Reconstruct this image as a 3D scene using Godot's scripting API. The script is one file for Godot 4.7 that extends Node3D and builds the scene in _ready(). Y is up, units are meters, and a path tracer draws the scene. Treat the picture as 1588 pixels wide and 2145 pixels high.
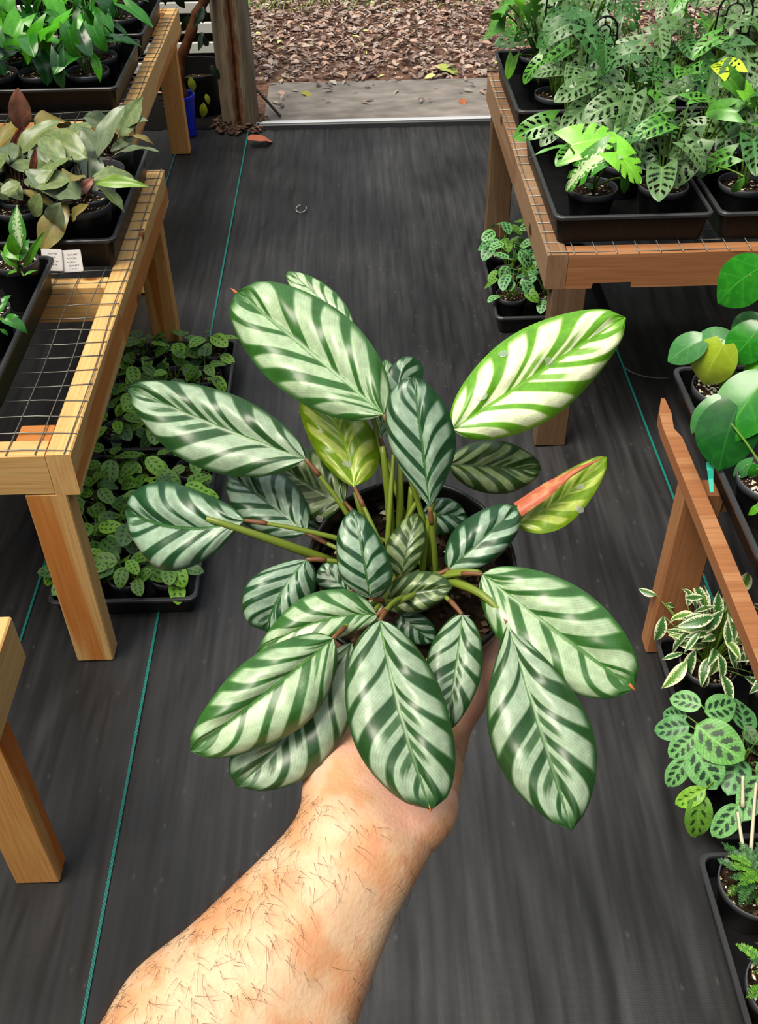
extends Node3D
# A shade house aisle: a hand holds a striped pot plant over dark weed matting between timber benches of pot plants.

var rng := RandomNumberGenerator.new()
var M := {}
var taken := {}
var shapes := {}

# ---------------------------------------------------------------- naming and tagging
func numbered(called: String) -> String:
	var n: int = taken.get(called, 0)
	taken[called] = n + 1
	return called if n == 0 else "%s_%03d" % [called, n]

func tag(o: Node3D, label: String, category: String, group := "") -> void:
	o.set_meta("label", label)
	o.set_meta("category", category)
	if group != "":
		o.set_meta("group", group)

func thing(called: String, label: String, category: String, at := Vector3.ZERO, group := "") -> Node3D:
	var o := Node3D.new()
	o.name = numbered(called)
	add_child(o)
	o.position = at
	tag(o, label, category, group)
	return o

func obj(called: String, mesh: Mesh, mat: Material, parent: Node3D = null, at := Vector3.ZERO) -> MeshInstance3D:
	var o := MeshInstance3D.new()
	o.mesh = mesh
	o.material_override = mat
	o.position = at
	if parent == null:
		o.name = numbered(called)
		add_child(o)
	else:
		o.name = called
		parent.add_child(o, true)
	return o

func structure(called: String, mesh: Mesh, mat: Material, label := "", category := "") -> MeshInstance3D:
	var o := obj(called, mesh, mat)
	o.set_meta("kind", "structure")
	if label != "":
		tag(o, label, category)
	return o

# ---------------------------------------------------------------- mesh helpers
func begin() -> SurfaceTool:
	var st := SurfaceTool.new()
	st.begin(Mesh.PRIMITIVE_TRIANGLES)
	return st

func done(st: SurfaceTool) -> ArrayMesh:
	st.index()
	st.generate_normals()
	return st.commit()

func tri(st: SurfaceTool, a: Vector3, b: Vector3, c: Vector3) -> void:
	st.add_vertex(a)
	st.add_vertex(b)
	st.add_vertex(c)

func quad(st: SurfaceTool, p: Array, uv: Array) -> void:
	for k in [0, 1, 2, 0, 2, 3]:
		st.set_uv(uv[k])
		st.add_vertex(p[k])

# a length of sawn timber along z, edges eased; the grain runs along v
func beam_mesh(w: float, h: float, l: float, ease := 0.0025, seed_ := 0) -> ArrayMesh:
	var st := begin()
	st.set_smooth_group(-1)
	var r := RandomNumberGenerator.new()
	r.seed = seed_ + 11
	var u0 := r.randf()
	var v0 := r.randf()
	var x := w / 2
	var y := h / 2
	var e := ease
	var ring := [Vector2(-x + e, -y), Vector2(x - e, -y), Vector2(x, -y + e), Vector2(x, y - e), Vector2(x - e, y), Vector2(-x + e, y), Vector2(-x, y - e), Vector2(-x, -y + e)]
	var run := 0.0
	for k in 8:
		var a: Vector2 = ring[k]
		var b: Vector2 = ring[(k + 1) % 8]
		var d := a.distance_to(b)
		var ua := u0 + run / 0.3
		var ub := u0 + (run + d) / 0.3
		var va := v0
		var vb := v0 + l / 1.2
		quad(st, [Vector3(a.x, a.y, -l / 2), Vector3(a.x, a.y, l / 2), Vector3(b.x, b.y, l / 2), Vector3(b.x, b.y, -l / 2)], [Vector2(ua, va), Vector2(ua, vb), Vector2(ub, vb), Vector2(ub, va)])
		run += d
	for s in [-1.0, 1.0]:
		for k in range(1, 7):
			var pts := [ring[0], ring[k], ring[k + 1]]
			if s > 0:
				pts = [ring[0], ring[k + 1], ring[k]]
			for p in pts:
				st.set_uv(Vector2(u0 + p.x / 0.3, v0 + 0.3 + p.y / 0.5))
				st.add_vertex(Vector3(p.x, p.y, s * l / 2))
	return done(st)

func beam(called: String, lo: Vector3, hi: Vector3, mat: Material, parent: Node3D, seed_ := 0) -> MeshInstance3D:
	var c := (lo + hi) / 2
	var s := (hi - lo).abs()
	var o: MeshInstance3D
	if s.x >= s.y and s.x >= s.z:
		o = obj(called, beam_mesh(s.z, s.y, s.x, 0.0025, seed_), mat, parent, c)
		o.rotation.y = PI / 2
	elif s.y >= s.x and s.y >= s.z:
		o = obj(called, beam_mesh(s.x, s.z, s.y, 0.0025, seed_), mat, parent, c)
		o.rotation.x = PI / 2
	else:
		o = obj(called, beam_mesh(s.x, s.y, s.z, 0.0025, seed_), mat, parent, c)
	if parent != null:
		o.position = c - parent.position
	return o

func tube_into(st: SurfaceTool, pts: Array, radii: Array, sides := 7, caps := true) -> void:
	var n := pts.size()
	var d0: Vector3 = (pts[1] - pts[0]).normalized()
	var up := Vector3.UP if absf(d0.y) < 0.9 else Vector3.RIGHT
	var nx := d0.cross(up).normalized()
	var rings := []
	var len_ := 0.0
	for i in n:
		var d: Vector3 = (pts[mini(i + 1, n - 1)] - pts[maxi(i - 1, 0)]).normalized()
		nx = (nx - d * nx.dot(d)).normalized()
		var ny := d.cross(nx)
		if i > 0:
			len_ += pts[i].distance_to(pts[i - 1])
		var ring := []
		for k in sides + 1:
			var a := TAU * k / sides
			ring.append([pts[i] + (nx * cos(a) + ny * sin(a)) * radii[i], Vector2(float(k) / sides, len_ * 10)])
		rings.append(ring)
	for i in n - 1:
		for k in sides:
			var a: Array = rings[i][k]
			var b: Array = rings[i][k + 1]
			var c: Array = rings[i + 1][k + 1]
			var d: Array = rings[i + 1][k]
			quad(st, [a[0], b[0], c[0], d[0]], [a[1], b[1], c[1], d[1]])
	if caps:
		for k in range(1, sides - 1):
			for q in [rings[0][0], rings[0][k + 1], rings[0][k]]:
				st.set_uv(q[1])
				st.add_vertex(q[0])
			for q in [rings[n - 1][0], rings[n - 1][k], rings[n - 1][k + 1]]:
				st.set_uv(q[1])
				st.add_vertex(q[0])

func tube(pts: Array, radii: Array, sides := 7) -> ArrayMesh:
	var st := begin()
	tube_into(st, pts, radii, sides)
	return done(st)

func bez(a: Vector3, b: Vector3, c: Vector3, t: float) -> Vector3:
	return a.lerp(b, t).lerp(b.lerp(c, t), t)

func lathe(profile: Array, n := 40) -> ArrayMesh:
	var st := begin()
	for i in profile.size() - 1:
		var p: Vector2 = profile[i]
		var q: Vector2 = profile[i + 1]
		for k in n:
			var a := TAU * k / n
			var b := TAU * (k + 1) / n
			quad(st, [Vector3(p.x * cos(a), p.y, p.x * sin(a)), Vector3(q.x * cos(a), q.y, q.x * sin(a)), Vector3(q.x * cos(b), q.y, q.x * sin(b)), Vector3(p.x * cos(b), p.y, p.x * sin(b))],
				[Vector2(float(k) / n * 6, float(i)), Vector2(float(k) / n * 6, i + 1.0), Vector2((k + 1.0) / n * 6, i + 1.0), Vector2((k + 1.0) / n * 6, float(i))])
	st.index()
	st.generate_normals()
	return st.commit()

# profile pieces kept apart by smooth groups, so that lips stay crisp
func lathe_hard(profile: Array, n := 40) -> ArrayMesh:
	var st := begin()
	for i in profile.size() - 1:
		st.set_smooth_group(i + 1)
		var p: Vector2 = profile[i]
		var q: Vector2 = profile[i + 1]
		for k in n:
			var a := TAU * k / n
			var b := TAU * (k + 1) / n
			st.set_smooth_group(i + 1)
			quad(st, [Vector3(p.x * cos(a), p.y, p.x * sin(a)), Vector3(q.x * cos(a), q.y, q.x * sin(a)), Vector3(q.x * cos(b), q.y, q.x * sin(b)), Vector3(p.x * cos(b), p.y, p.x * sin(b))],
				[Vector2(0, 0), Vector2(0, 1), Vector2(1, 1), Vector2(1, 0)])
	return done(st)

func round_rect(w: float, l: float, r: float, y: float) -> Array:
	var out := []
	for c in 4:
		var cx := (w / 2 - r) * (1.0 if c == 0 or c == 3 else -1.0)
		var cz := (l / 2 - r) * (1.0 if c < 2 else -1.0)
		for k in 5:
			var a := PI / 2 * (c + k / 4.0)
			out.append(Vector3(cx + r * cos(a), y, cz + r * sin(a)))
	return out

func loft(rings: Array, close_last := true) -> ArrayMesh:
	var st := begin()
	var n: int = rings[0].size()
	for i in rings.size() - 1:
		for k in n:
			st.set_smooth_group(-1)
			var a: Vector3 = rings[i][k]
			var b: Vector3 = rings[i][(k + 1) % n]
			var c: Vector3 = rings[i + 1][(k + 1) % n]
			var d: Vector3 = rings[i + 1][k]
			quad(st, [a, d, c, b], [Vector2(a.x, a.z) * 4, Vector2(d.x, d.z) * 4, Vector2(c.x, c.z) * 4, Vector2(b.x, b.z) * 4])
	if close_last:
		var last: Array = rings[rings.size() - 1]
		var m := Vector3.ZERO
		for p in last:
			m += p / n
		for k in n:
			for p in [m, last[(k + 1) % n], last[k]]:
				st.set_uv(Vector2(p.x, p.z) * 4)
				st.add_vertex(p)
	return done(st)

# ---------------------------------------------------------------- textures
func noise(seed_: int, freq: float, octaves := 3) -> FastNoiseLite:
	var n := FastNoiseLite.new()
	n.seed = seed_
	n.frequency = freq
	n.noise_type = FastNoiseLite.TYPE_SIMPLEX_SMOOTH
	n.fractal_octaves = octaves
	return n

func picture(w: int, h: int, f: Callable) -> ImageTexture:
	var data := PackedByteArray()
	data.resize(w * h * 3)
	var at := 0
	for y in h:
		for x in w:
			var c: Color = f.call((x + 0.5) / w, (y + 0.5) / h)
			data[at] = int(clampf(c.r, 0, 1) * 255)
			data[at + 1] = int(clampf(c.g, 0, 1) * 255)
			data[at + 2] = int(clampf(c.b, 0, 1) * 255)
			at += 3
	return ImageTexture.create_from_image(Image.create_from_data(w, h, false, Image.FORMAT_RGB8, data))

func mat(color: Color, rough := 0.6, tex: Texture2D = null, spec := 0.5) -> StandardMaterial3D:
	var m := StandardMaterial3D.new()
	m.albedo_color = color
	m.roughness = rough
	m.metallic_specular = spec
	m.cull_mode = BaseMaterial3D.CULL_DISABLED
	if tex:
		m.albedo_texture = tex
	return m

func leaf_mat(color: Color, rough: float, tex: Texture2D = null, through := 0.35, spec := 0.5) -> StandardMaterial3D:
	var m := mat(color, rough, tex, spec)
	m.backlight_enabled = true
	m.backlight = Color(through, through, through * 0.55)
	return m

func wood_picture(seed_: int, pale: Color, heart: Color, knot: Color, band: float) -> ImageTexture:
	var a := noise(seed_, 1.0, 3)
	var b := noise(seed_ + 5, 1.0, 2)
	var r := RandomNumberGenerator.new()
	r.seed = seed_
	var knots := []
	for k in 5:
		knots.append(Vector3(r.randf(), r.randf(), r.randf_range(0.006, 0.016)))
	return picture(256, 640, func(u: float, v: float) -> Color:
		var wob := a.get_noise_2d(u * 3.0, v * 1.6)
		var g := 0.5 + 0.5 * sin((u * 22.0 + wob * 5.0) * TAU * 0.5)
		var fine := b.get_noise_2d(u * 90.0, v * 5.0)
		var hb := smoothstep(band, band + 0.16, a.get_noise_2d(u * 2.6 + 30.0, v * 0.5 + 9.0))
		var c := pale.lerp(heart, hb * 0.85 + 0.16 * g)
		c = c.lerp(knot, clampf(fine * 0.28 + 0.02, 0, 0.3))
		for k in knots:
			var du: float = absf(u - k.x) * 0.3
			var dv: float = absf(v - k.y) * 1.2
			var q: float = sqrt(du * du + dv * dv * 0.35) / k.z
			if q < 1.5:
				c = c.lerp(knot, clampf(1.5 - q, 0, 0.9))
		return c)

# dark bands sweep from the midrib to the margin over a pale blade
func striped_picture(seed_: int, pale: Color, dark: Color, rib: Color, bands: float, dark_share: float, rim_at: float) -> ImageTexture:
	var a := noise(seed_, 1.0, 1)
	var b := noise(seed_ + 9, 1.0, 2)
	return picture(256, 576, func(u: float, v: float) -> Color:
		var s := u * 2.0 - 1.0
		var w := absf(s)
		var side := 0.0 if s < 0 else 0.38
		var lift := v - 0.40 * w + 0.08 * w * w + 0.30
		var p := lift * bands + side + a.get_noise_2d(s * 0.8, v * 1.7) * 0.15
		var f := p - floorf(p)
		var d := absf(f - 0.5) * 2.0
		var share := dark_share + 0.14 * sin(floorf(p) * 2.3 + seed_ + side * 7.0) + 0.12 * smoothstep(0.6, 1.0, w) - 0.06 * (1.0 - w)
		var soft := 0.07 + 0.07 * w
		var bright := smoothstep(share - soft, share + soft, d)
		# a short dark tongue beside the midrib inside some pale fields
		var tongue := (1.0 - smoothstep(0.10, 0.16, absf(f - 0.98 if f > 0.5 else f + 0.02))) * (1.0 - smoothstep(0.22, 0.42, w + 0.1 * sin(floorf(p) * 4.0)))
		bright *= 1.0 - 0.75 * tongue * (1.0 if sin(floorf(p + 0.5) * 5.1 + seed_) > 0.25 else 0.0)
		bright *= 1.0 - smoothstep(rim_at - 0.10, rim_at + 0.04, w)
		bright *= smoothstep(0.015, 0.06, w + 0.012 * b.get_noise_2d(u * 10.0, v * 50.0))
		bright *= 1.0 - smoothstep(0.90, 0.97, v)
		var vein := 0.5 + 0.5 * sin(p * 60.0 + 3.0 * a.get_noise_2d(u * 2.0, v * 3.0))
		var c := dark.lerp(pale, bright)
		c = c.lerp(dark, 0.13 * pow(vein, 5.0) * bright)
		c = c.lerp(pale, 0.05 * pow(1.0 - vein, 4.0) * (1.0 - bright))
		var mott := b.get_noise_2d(u * 30.0, v * 60.0) * 0.05 + b.get_noise_2d(u * 7.0, v * 12.0) * 0.10
		c = Color(c.r * (1 + mott), c.g * (1 + mott), c.b * (1 + mott))
		c = c.lerp(rib, (1.0 - smoothstep(0.014, 0.030, w)) * (1.0 - 0.6 * v))
		return c)

# two rows of dark blotches beside the midrib
func tracks_picture(seed_: int, base: Color, blotch: Color, rib: Color, big := 1.0) -> ImageTexture:
	var a := noise(seed_, 1.0, 3)
	return picture(128, 160, func(u: float, v: float) -> Color:
		var s := u * 2.0 - 1.0
		var w := absf(s)
		var p := (v - 0.22 * w) * 5.0
		var f := p - floorf(p)
		var d := Vector2((w - 0.36) / (0.20 * big), (f - 0.5) / (0.27 * big)).length() + a.get_noise_2d(u * 14.0, v * 14.0) * 0.5
		var q := (1.0 - smoothstep(0.7, 1.1, d)) * smoothstep(0.06, 0.16, v) * (1.0 - smoothstep(0.80, 0.9, v))
		var mott := a.get_noise_2d(u * 8.0, v * 10.0) * 0.16 + 0.08 * sin(p * 18.0) * (1.0 - q)
		var c := Color(base.r * (1 + mott), base.g * (1 + mott), base.b * (1 + mott)).lerp(blotch, q * 0.85)
		return c.lerp(rib, (1.0 - smoothstep(0.02, 0.06, w)) * 0.7))

func veined_picture(seed_: int, base: Color, second: Color, rib: Color, veins: float, mottle: float) -> ImageTexture:
	var a := noise(seed_, 1.0, 3)
	return picture(128, 192, func(u: float, v: float) -> Color:
		var w := absf(u * 2.0 - 1.0)
		var p := (v - 0.35 * w) * veins
		var line := pow(0.5 + 0.5 * cos(p * TAU), 24.0) * 0.35
		var k := smoothstep(-0.2, 0.45, a.get_noise_2d(u * 4.0, v * 5.0)) * mottle
		var c := base.lerp(second, k)
		c = c.lerp(rib, maxf(line, (1.0 - smoothstep(0.02, 0.05, w)) * 0.8))
		var m := 1.0 + a.get_noise_2d(u * 30.0, v * 30.0) * 0.08
		return Color(c.r * m, c.g * m, c.b * m))

func edged_picture(seed_: int, mid: Color, edge: Color, where: float) -> ImageTexture:
	var a := noise(seed_, 1.0, 3)
	return picture(96, 192, func(u: float, v: float) -> Color:
		var w := absf(u * 2.0 - 1.0) + a.get_noise_2d(u * 7.0, v * 14.0) * 0.55
		var q := smoothstep(where - 0.08, where + 0.08, w)
		var c := mid.lerp(edge, q)
		var m := 1.0 + a.get_noise_2d(u * 24.0, v * 30.0) * 0.12
		return Color(c.r * m, c.g * m, c.b * m))

func make_materials() -> void:
	var pine := wood_picture(3, Color(0.90, 0.77, 0.56), Color(0.82, 0.54, 0.29), Color(0.45, 0.26, 0.11), 0.15)
	M.pine = mat(Color(1, 0.95, 0.87), 0.62, pine, 0.35)
	M.pine_warm = mat(Color(0.98, 0.85, 0.70), 0.62, pine, 0.35)
	M.heart = mat(Color(0.74, 0.47, 0.24), 0.6, null, 0.35)
	var old := wood_picture(17, Color(0.64, 0.52, 0.41), Color(0.58, 0.44, 0.33), Color(0.24, 0.16, 0.11), 0.05)
	M.old_wood = mat(Color(0.90, 0.90, 0.90), 0.75, old, 0.3)
	M.old_wood_red = mat(Color(1.0, 0.88, 0.78), 0.72, old, 0.3)
	M.grey_wood = mat(Color(0.66, 0.67, 0.68), 0.8, old, 0.25)
	M.wire = mat(Color(0.50, 0.49, 0.47), 0.45, null, 0.5)
	M.wire.metallic = 0.6
	var scuff := noise(41, 1.0, 4)
	M.plastic = mat(Color(1, 1, 1), 0.42, picture(128, 128, func(u: float, v: float) -> Color:
		var q := clampf(scuff.get_noise_2d(u * 7.0, v * 7.0) * 0.5 + scuff.get_noise_2d(u * 40.0, v * 40.0) * 0.25, 0, 1)
		return Color(0.045, 0.046, 0.052).lerp(Color(0.13, 0.13, 0.15), q)), 0.4)
	M.rim = mat(Color(0.20, 0.205, 0.22), 0.38, null, 0.5)
	M.pot_rim = mat(Color(0.27, 0.28, 0.31), 0.45, null, 0.5)
	M.gloss_plastic = mat(Color(0.075, 0.078, 0.085), 0.26, null, 0.5)
	M.soil = mat(Color(1, 1, 1), 0.95, null, 0.2)
	M.soil.vertex_color_use_as_albedo = true
	var g := noise(71, 1.0, 4)
	M.fallen = leaf_mat(Color(1, 1, 1), 0.7, null, 0.2)
	M.fallen.vertex_color_use_as_albedo = true
	# leaves
	var silver := striped_picture(101, Color(0.56, 0.635, 0.54), Color(0.13, 0.26, 0.12), Color(0.32, 0.52, 0.19), 4.9, 0.36, 0.95)
	var silver2 := striped_picture(140, Color(0.53, 0.62, 0.54), Color(0.11, 0.25, 0.14), Color(0.28, 0.46, 0.20), 4.6, 0.38, 0.94)
	var fresh := striped_picture(122, Color(0.61, 0.69, 0.56), Color(0.17, 0.34, 0.13), Color(0.32, 0.54, 0.18), 4.8, 0.37, 0.95)
	var lime := striped_picture(133, Color(0.92, 0.95, 0.80), Color(0.36, 0.60, 0.12), Color(0.50, 0.74, 0.22), 5.0, 0.38, 0.93)  # backlit leaf: light shining through the blade is put into these paler colours
	var deep := striped_picture(171, Color(0.53, 0.62, 0.54), Color(0.11, 0.25, 0.14), Color(0.28, 0.46, 0.20), 3.6, 0.54, 0.92)
	var olive := striped_picture(152, Color(0.46, 0.52, 0.36), Color(0.15, 0.24, 0.09), Color(0.26, 0.38, 0.14), 4.3, 0.46, 0.94)
	var yellow := striped_picture(163, Color(0.66, 0.72, 0.34), Color(0.40, 0.53, 0.07), Color(0.58, 0.72, 0.16), 4.2, 0.48, 0.90)
	var k := 0
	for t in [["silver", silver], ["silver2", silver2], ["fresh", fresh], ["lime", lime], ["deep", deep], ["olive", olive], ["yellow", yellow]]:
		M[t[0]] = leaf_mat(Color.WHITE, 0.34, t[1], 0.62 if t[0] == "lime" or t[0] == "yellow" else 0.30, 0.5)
		k += 1
	M.leaf_back = leaf_mat(Color.WHITE, 0.5, veined_picture(71, Color(0.70, 0.36, 0.26), Color(0.74, 0.52, 0.34), Color(0.60, 0.36, 0.24), 9.0, 0.9), 0.4)
	M.dry = mat(Color(0.66, 0.36, 0.18), 0.8)
	M.petiole = leaf_mat(Color(0.40, 0.47, 0.14), 0.45, null, 0.2)
	M.pulvinus = mat(Color(0.40, 0.25, 0.14), 0.6)
	M.stem = leaf_mat(Color(0.36, 0.50, 0.15), 0.5, null, 0.2)
	M.straw = mat(Color(0.78, 0.76, 0.66), 0.6)
	M.stem_brown = mat(Color(0.33, 0.20, 0.12), 0.6)
	M.tracks_green = leaf_mat(Color.WHITE, 0.5, tracks_picture(7, Color(0.34, 0.52, 0.17), Color(0.09, 0.18, 0.06), Color(0.42, 0.58, 0.22)), 0.3)
	M.tracks_bright = leaf_mat(Color.WHITE, 0.5, tracks_picture(8, Color(0.46, 0.66, 0.20), Color(0.13, 0.25, 0.07), Color(0.52, 0.70, 0.26)), 0.35)
	M.tracks_dark = leaf_mat(Color.WHITE, 0.5, tracks_picture(12, Color(0.24, 0.40, 0.18), Color(0.08, 0.15, 0.07), Color(0.32, 0.46, 0.22)), 0.25)
	M.tracks_mint = leaf_mat(Color.WHITE, 0.5, tracks_picture(9, Color(0.42, 0.64, 0.38), Color(0.05, 0.15, 0.09), Color(0.50, 0.70, 0.40), 1.35), 0.3)
	M.tracks_mint2 = leaf_mat(Color.WHITE, 0.5, tracks_picture(10, Color(0.34, 0.56, 0.34), Color(0.05, 0.14, 0.09), Color(0.44, 0.64, 0.40), 1.35), 0.3)
	M.tracks_leaf = leaf_mat(Color.WHITE, 0.5, tracks_picture(11, Color(0.36, 0.60, 0.27), Color(0.06, 0.17, 0.08), Color(0.52, 0.72, 0.38), 1.4), 0.3)
	M.heart_leaf = leaf_mat(Color.WHITE, 0.28, veined_picture(21, Color(0.17, 0.44, 0.12), Color(0.22, 0.52, 0.14), Color(0.30, 0.58, 0.20), 7.0, 0.6), 0.35)
	M.heart_new = leaf_mat(Color.WHITE, 0.28, veined_picture(22, Color(0.30, 0.66, 0.12), Color(0.38, 0.74, 0.16), Color(0.45, 0.76, 0.22), 7.0, 0.6), 0.4)
	M.heart_old = leaf_mat(Color.WHITE, 0.28, veined_picture(23, Color(0.10, 0.29, 0.13), Color(0.14, 0.34, 0.14), Color(0.22, 0.42, 0.20), 7.0, 0.6), 0.25)
	M.congo = leaf_mat(Color.WHITE, 0.36, veined_picture(31, Color(0.40, 0.48, 0.30), Color(0.52, 0.56, 0.34), Color(0.52, 0.56, 0.38), 8.0, 0.8), 0.25)
	M.congo_green = leaf_mat(Color.WHITE, 0.36, veined_picture(36, Color(0.42, 0.56, 0.20), Color(0.48, 0.60, 0.24), Color(0.56, 0.66, 0.30), 8.0, 0.8), 0.3)
	M.congo_grey = leaf_mat(Color.WHITE, 0.36, veined_picture(32, Color(0.44, 0.50, 0.40), Color(0.36, 0.44, 0.30), Color(0.52, 0.54, 0.42), 8.0, 0.8), 0.2)
	M.congo_amber = leaf_mat(Color.WHITE, 0.36, veined_picture(33, Color(0.56, 0.49, 0.27), Color(0.46, 0.49, 0.27), Color(0.64, 0.56, 0.34), 8.0, 0.9), 0.3)
	M.congo_red = leaf_mat(Color.WHITE, 0.36, veined_picture(34, Color(0.38, 0.17, 0.12), Color(0.52, 0.30, 0.24), Color(0.60, 0.34, 0.28), 8.0, 0.9), 0.2)
	M.congo_pink = leaf_mat(Color.WHITE, 0.36, veined_picture(35, Color(0.62, 0.40, 0.34), Color(0.50, 0.36, 0.28), Color(0.70, 0.44, 0.40), 8.0, 0.9), 0.3)
	M.swiss = leaf_mat(Color.WHITE, 0.36, veined_picture(41, Color(0.31, 0.44, 0.27), Color(0.38, 0.50, 0.31), Color(0.42, 0.58, 0.34), 6.0, 0.7), 0.3)
	M.swiss_fresh = leaf_mat(Color.WHITE, 0.32, veined_picture(42, Color(0.29, 0.53, 0.20), Color(0.36, 0.60, 0.22), Color(0.45, 0.70, 0.28), 6.0, 0.7), 0.4)
	M.swiss_dark = leaf_mat(Color.WHITE, 0.36, veined_picture(43, Color(0.18, 0.36, 0.17), Color(0.24, 0.42, 0.20), Color(0.30, 0.48, 0.25), 6.0, 0.7), 0.25)
	M.swiss_lime = leaf_mat(Color.WHITE, 0.26, veined_picture(44, Color(0.46, 0.76, 0.22), Color(0.54, 0.82, 0.28), Color(0.62, 0.84, 0.36), 5.0, 0.6), 0.45)
	M.pepper = leaf_mat(Color.WHITE, 0.24, veined_picture(51, Color(0.13, 0.44, 0.11), Color(0.18, 0.52, 0.13), Color(0.26, 0.56, 0.20), 3.0, 0.6), 0.25)
	M.pepper_dark = leaf_mat(Color.WHITE, 0.26, veined_picture(52, Color(0.08, 0.30, 0.11), Color(0.11, 0.36, 0.12), Color(0.16, 0.40, 0.16), 3.0, 0.6), 0.2)
	M.pepper_pale = leaf_mat(Color.WHITE, 0.24, veined_picture(53, Color(0.24, 0.46, 0.26), Color(0.28, 0.52, 0.28), Color(0.36, 0.58, 0.34), 3.0, 0.6), 0.25)
	M.pepper_under = leaf_mat(Color.WHITE, 0.4, veined_picture(54, Color(0.56, 0.66, 0.16), Color(0.62, 0.70, 0.20), Color(0.66, 0.74, 0.28), 3.0, 0.6), 0.4)
	M.edged = leaf_mat(Color.WHITE, 0.4, edged_picture(61, Color(0.20, 0.38, 0.17), Color(0.86, 0.87, 0.74), 0.62), 0.3)
	M.edged2 = leaf_mat(Color.WHITE, 0.4, edged_picture(62, Color(0.34, 0.52, 0.20), Color(0.88, 0.90, 0.72), 0.5), 0.35)
	M.peace = leaf_mat(Color.WHITE, 0.32, edged_picture(63, Color(0.72, 0.80, 0.62), Color(0.24, 0.50, 0.16), 0.4), 0.35)
	M.peace_green = leaf_mat(Color.WHITE, 0.32, veined_picture(64, Color(0.28, 0.56, 0.12), Color(0.42, 0.66, 0.16), Color(0.50, 0.70, 0.24), 7.0, 0.6), 0.35)
	M.frond = leaf_mat(Color.WHITE, 0.5, veined_picture(65, Color(0.30, 0.52, 0.18), Color(0.46, 0.66, 0.18), Color(0.5, 0.66, 0.3), 4.0, 0.9), 0.3)
	M.frond_dark = leaf_mat(Color.WHITE, 0.5, veined_picture(66, Color(0.17, 0.34, 0.18), Color(0.25, 0.44, 0.20), Color(0.3, 0.46, 0.26), 4.0, 0.9), 0.3)
	M.vine_leaf = leaf_mat(Color.WHITE, 0.4, veined_picture(67, Color(0.07, 0.13, 0.07), Color(0.10, 0.18, 0.08), Color(0.14, 0.24, 0.10), 4.0, 0.6), 0.2)
	M.vine_leaf_yellow = leaf_mat(Color(0.50, 0.56, 0.12), 0.4, null, 0.3)

# ---------------------------------------------------------------- leaves
func half_width(shape: String, t: float) -> float:
	match shape:
		"oval": return pow(sin(PI * pow(t, 0.85)), 0.62)
		"lance": return pow(sin(PI * pow(t, 0.80)), 1.1)
		"paddle": return pow(sin(PI * pow(t, 1.0)), 0.8)
		"heart": return pow(1.0 - t, 0.72) * (0.72 + 1.0 * t)
		"round": return pow(maxf(0.0, 1.0 - pow((t - 0.43) / 0.57, 1.9)), 0.8) if t > 0.43 else sqrt(maxf(0.0, 1.0 - pow((0.43 - t) / 0.46, 2.4)))
	return 1.0

# a blade one unit long along +z, its face up +y; holes(u, t) says where it is cut away
func leaf_mesh(shape: String, ratio: float, bend: float, fold: float, wave: float, seed_: int, nl := 12, nw := 8, holes = null) -> ArrayMesh:
	var r := RandomNumberGenerator.new()
	r.seed = seed_
	var ph := r.randf() * TAU
	var twist := r.randf_range(-0.25, 0.25)
	var side_bow := r.randf_range(-0.05, 0.05)
	var grid := []
	for i in nl + 1:
		var row := []
		var t := float(i) / nl
		var w := half_width(shape, clampf(t, 0.0005, 0.9995)) * ratio * 0.5
		for j in nw + 1:
			var s := float(j) / nw * 2.0 - 1.0
			var back := 0.0
			if shape == "heart":
				back = 0.30 * absf(s) * pow(1.0 - t, 3.0)
			elif shape == "round":
				back = 0.10 * absf(s) * pow(1.0 - t, 4.0)
			var tt := t - back
			var b := bend + 0.0001
			var zz := sin(b * tt) / b
			var yy := -(1.0 - cos(b * tt)) / b
			var nrm := Vector3(0, cos(b * tt), sin(b * tt))
			var p := Vector3(s * w + side_bow * sin(PI * t), yy, zz)
			p += nrm * (fold * absf(s) * w - 0.35 * absf(fold) * s * s * w + wave * s * s * sin(t * 14.0 + ph + s * 1.5) + twist * s * w * t)
			row.append(p)
		grid.append(row)
	var st := begin()
	for i in nl:
		for j in nw:
			if holes != null and holes.call((j + 0.5) / nw * 2.0 - 1.0, (i + 0.5) / nl):
				continue
			quad(st, [grid[i][j], grid[i][j + 1], grid[i + 1][j + 1], grid[i + 1][j]],
				[Vector2(float(j) / nw, float(i) / nl), Vector2((j + 1.0) / nw, float(i) / nl), Vector2((j + 1.0) / nw, (i + 1.0) / nl), Vector2(float(j) / nw, (i + 1.0) / nl)])
	return done(st)

func swiss_holes(seed_: int) -> Callable:
	var r := RandomNumberGenerator.new()
	r.seed = seed_
	var list := []
	for side in [-1.0, 1.0]:
		for k in 5:
			var t := 0.14 + k * 0.155 + r.randf_range(-0.02, 0.02)
			list.append([side * r.randf_range(0.30, 0.46), t, r.randf_range(0.20, 0.32), r.randf_range(0.035, 0.055)])
			if k < 4:
				list.append([side * r.randf_range(0.72, 0.80), t + r.randf_range(0.05, 0.09), r.randf_range(0.09, 0.15), r.randf_range(0.025, 0.04)])
	return func(u: float, t: float) -> bool:
		for h in list:
			var du: float = (u - h[0]) / h[2]
			var dt: float = (t - 0.22 * (absf(u) - absf(h[0])) - h[1]) / h[3]
			if du * du + dt * dt < 1.0:
				return true
		return false

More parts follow.
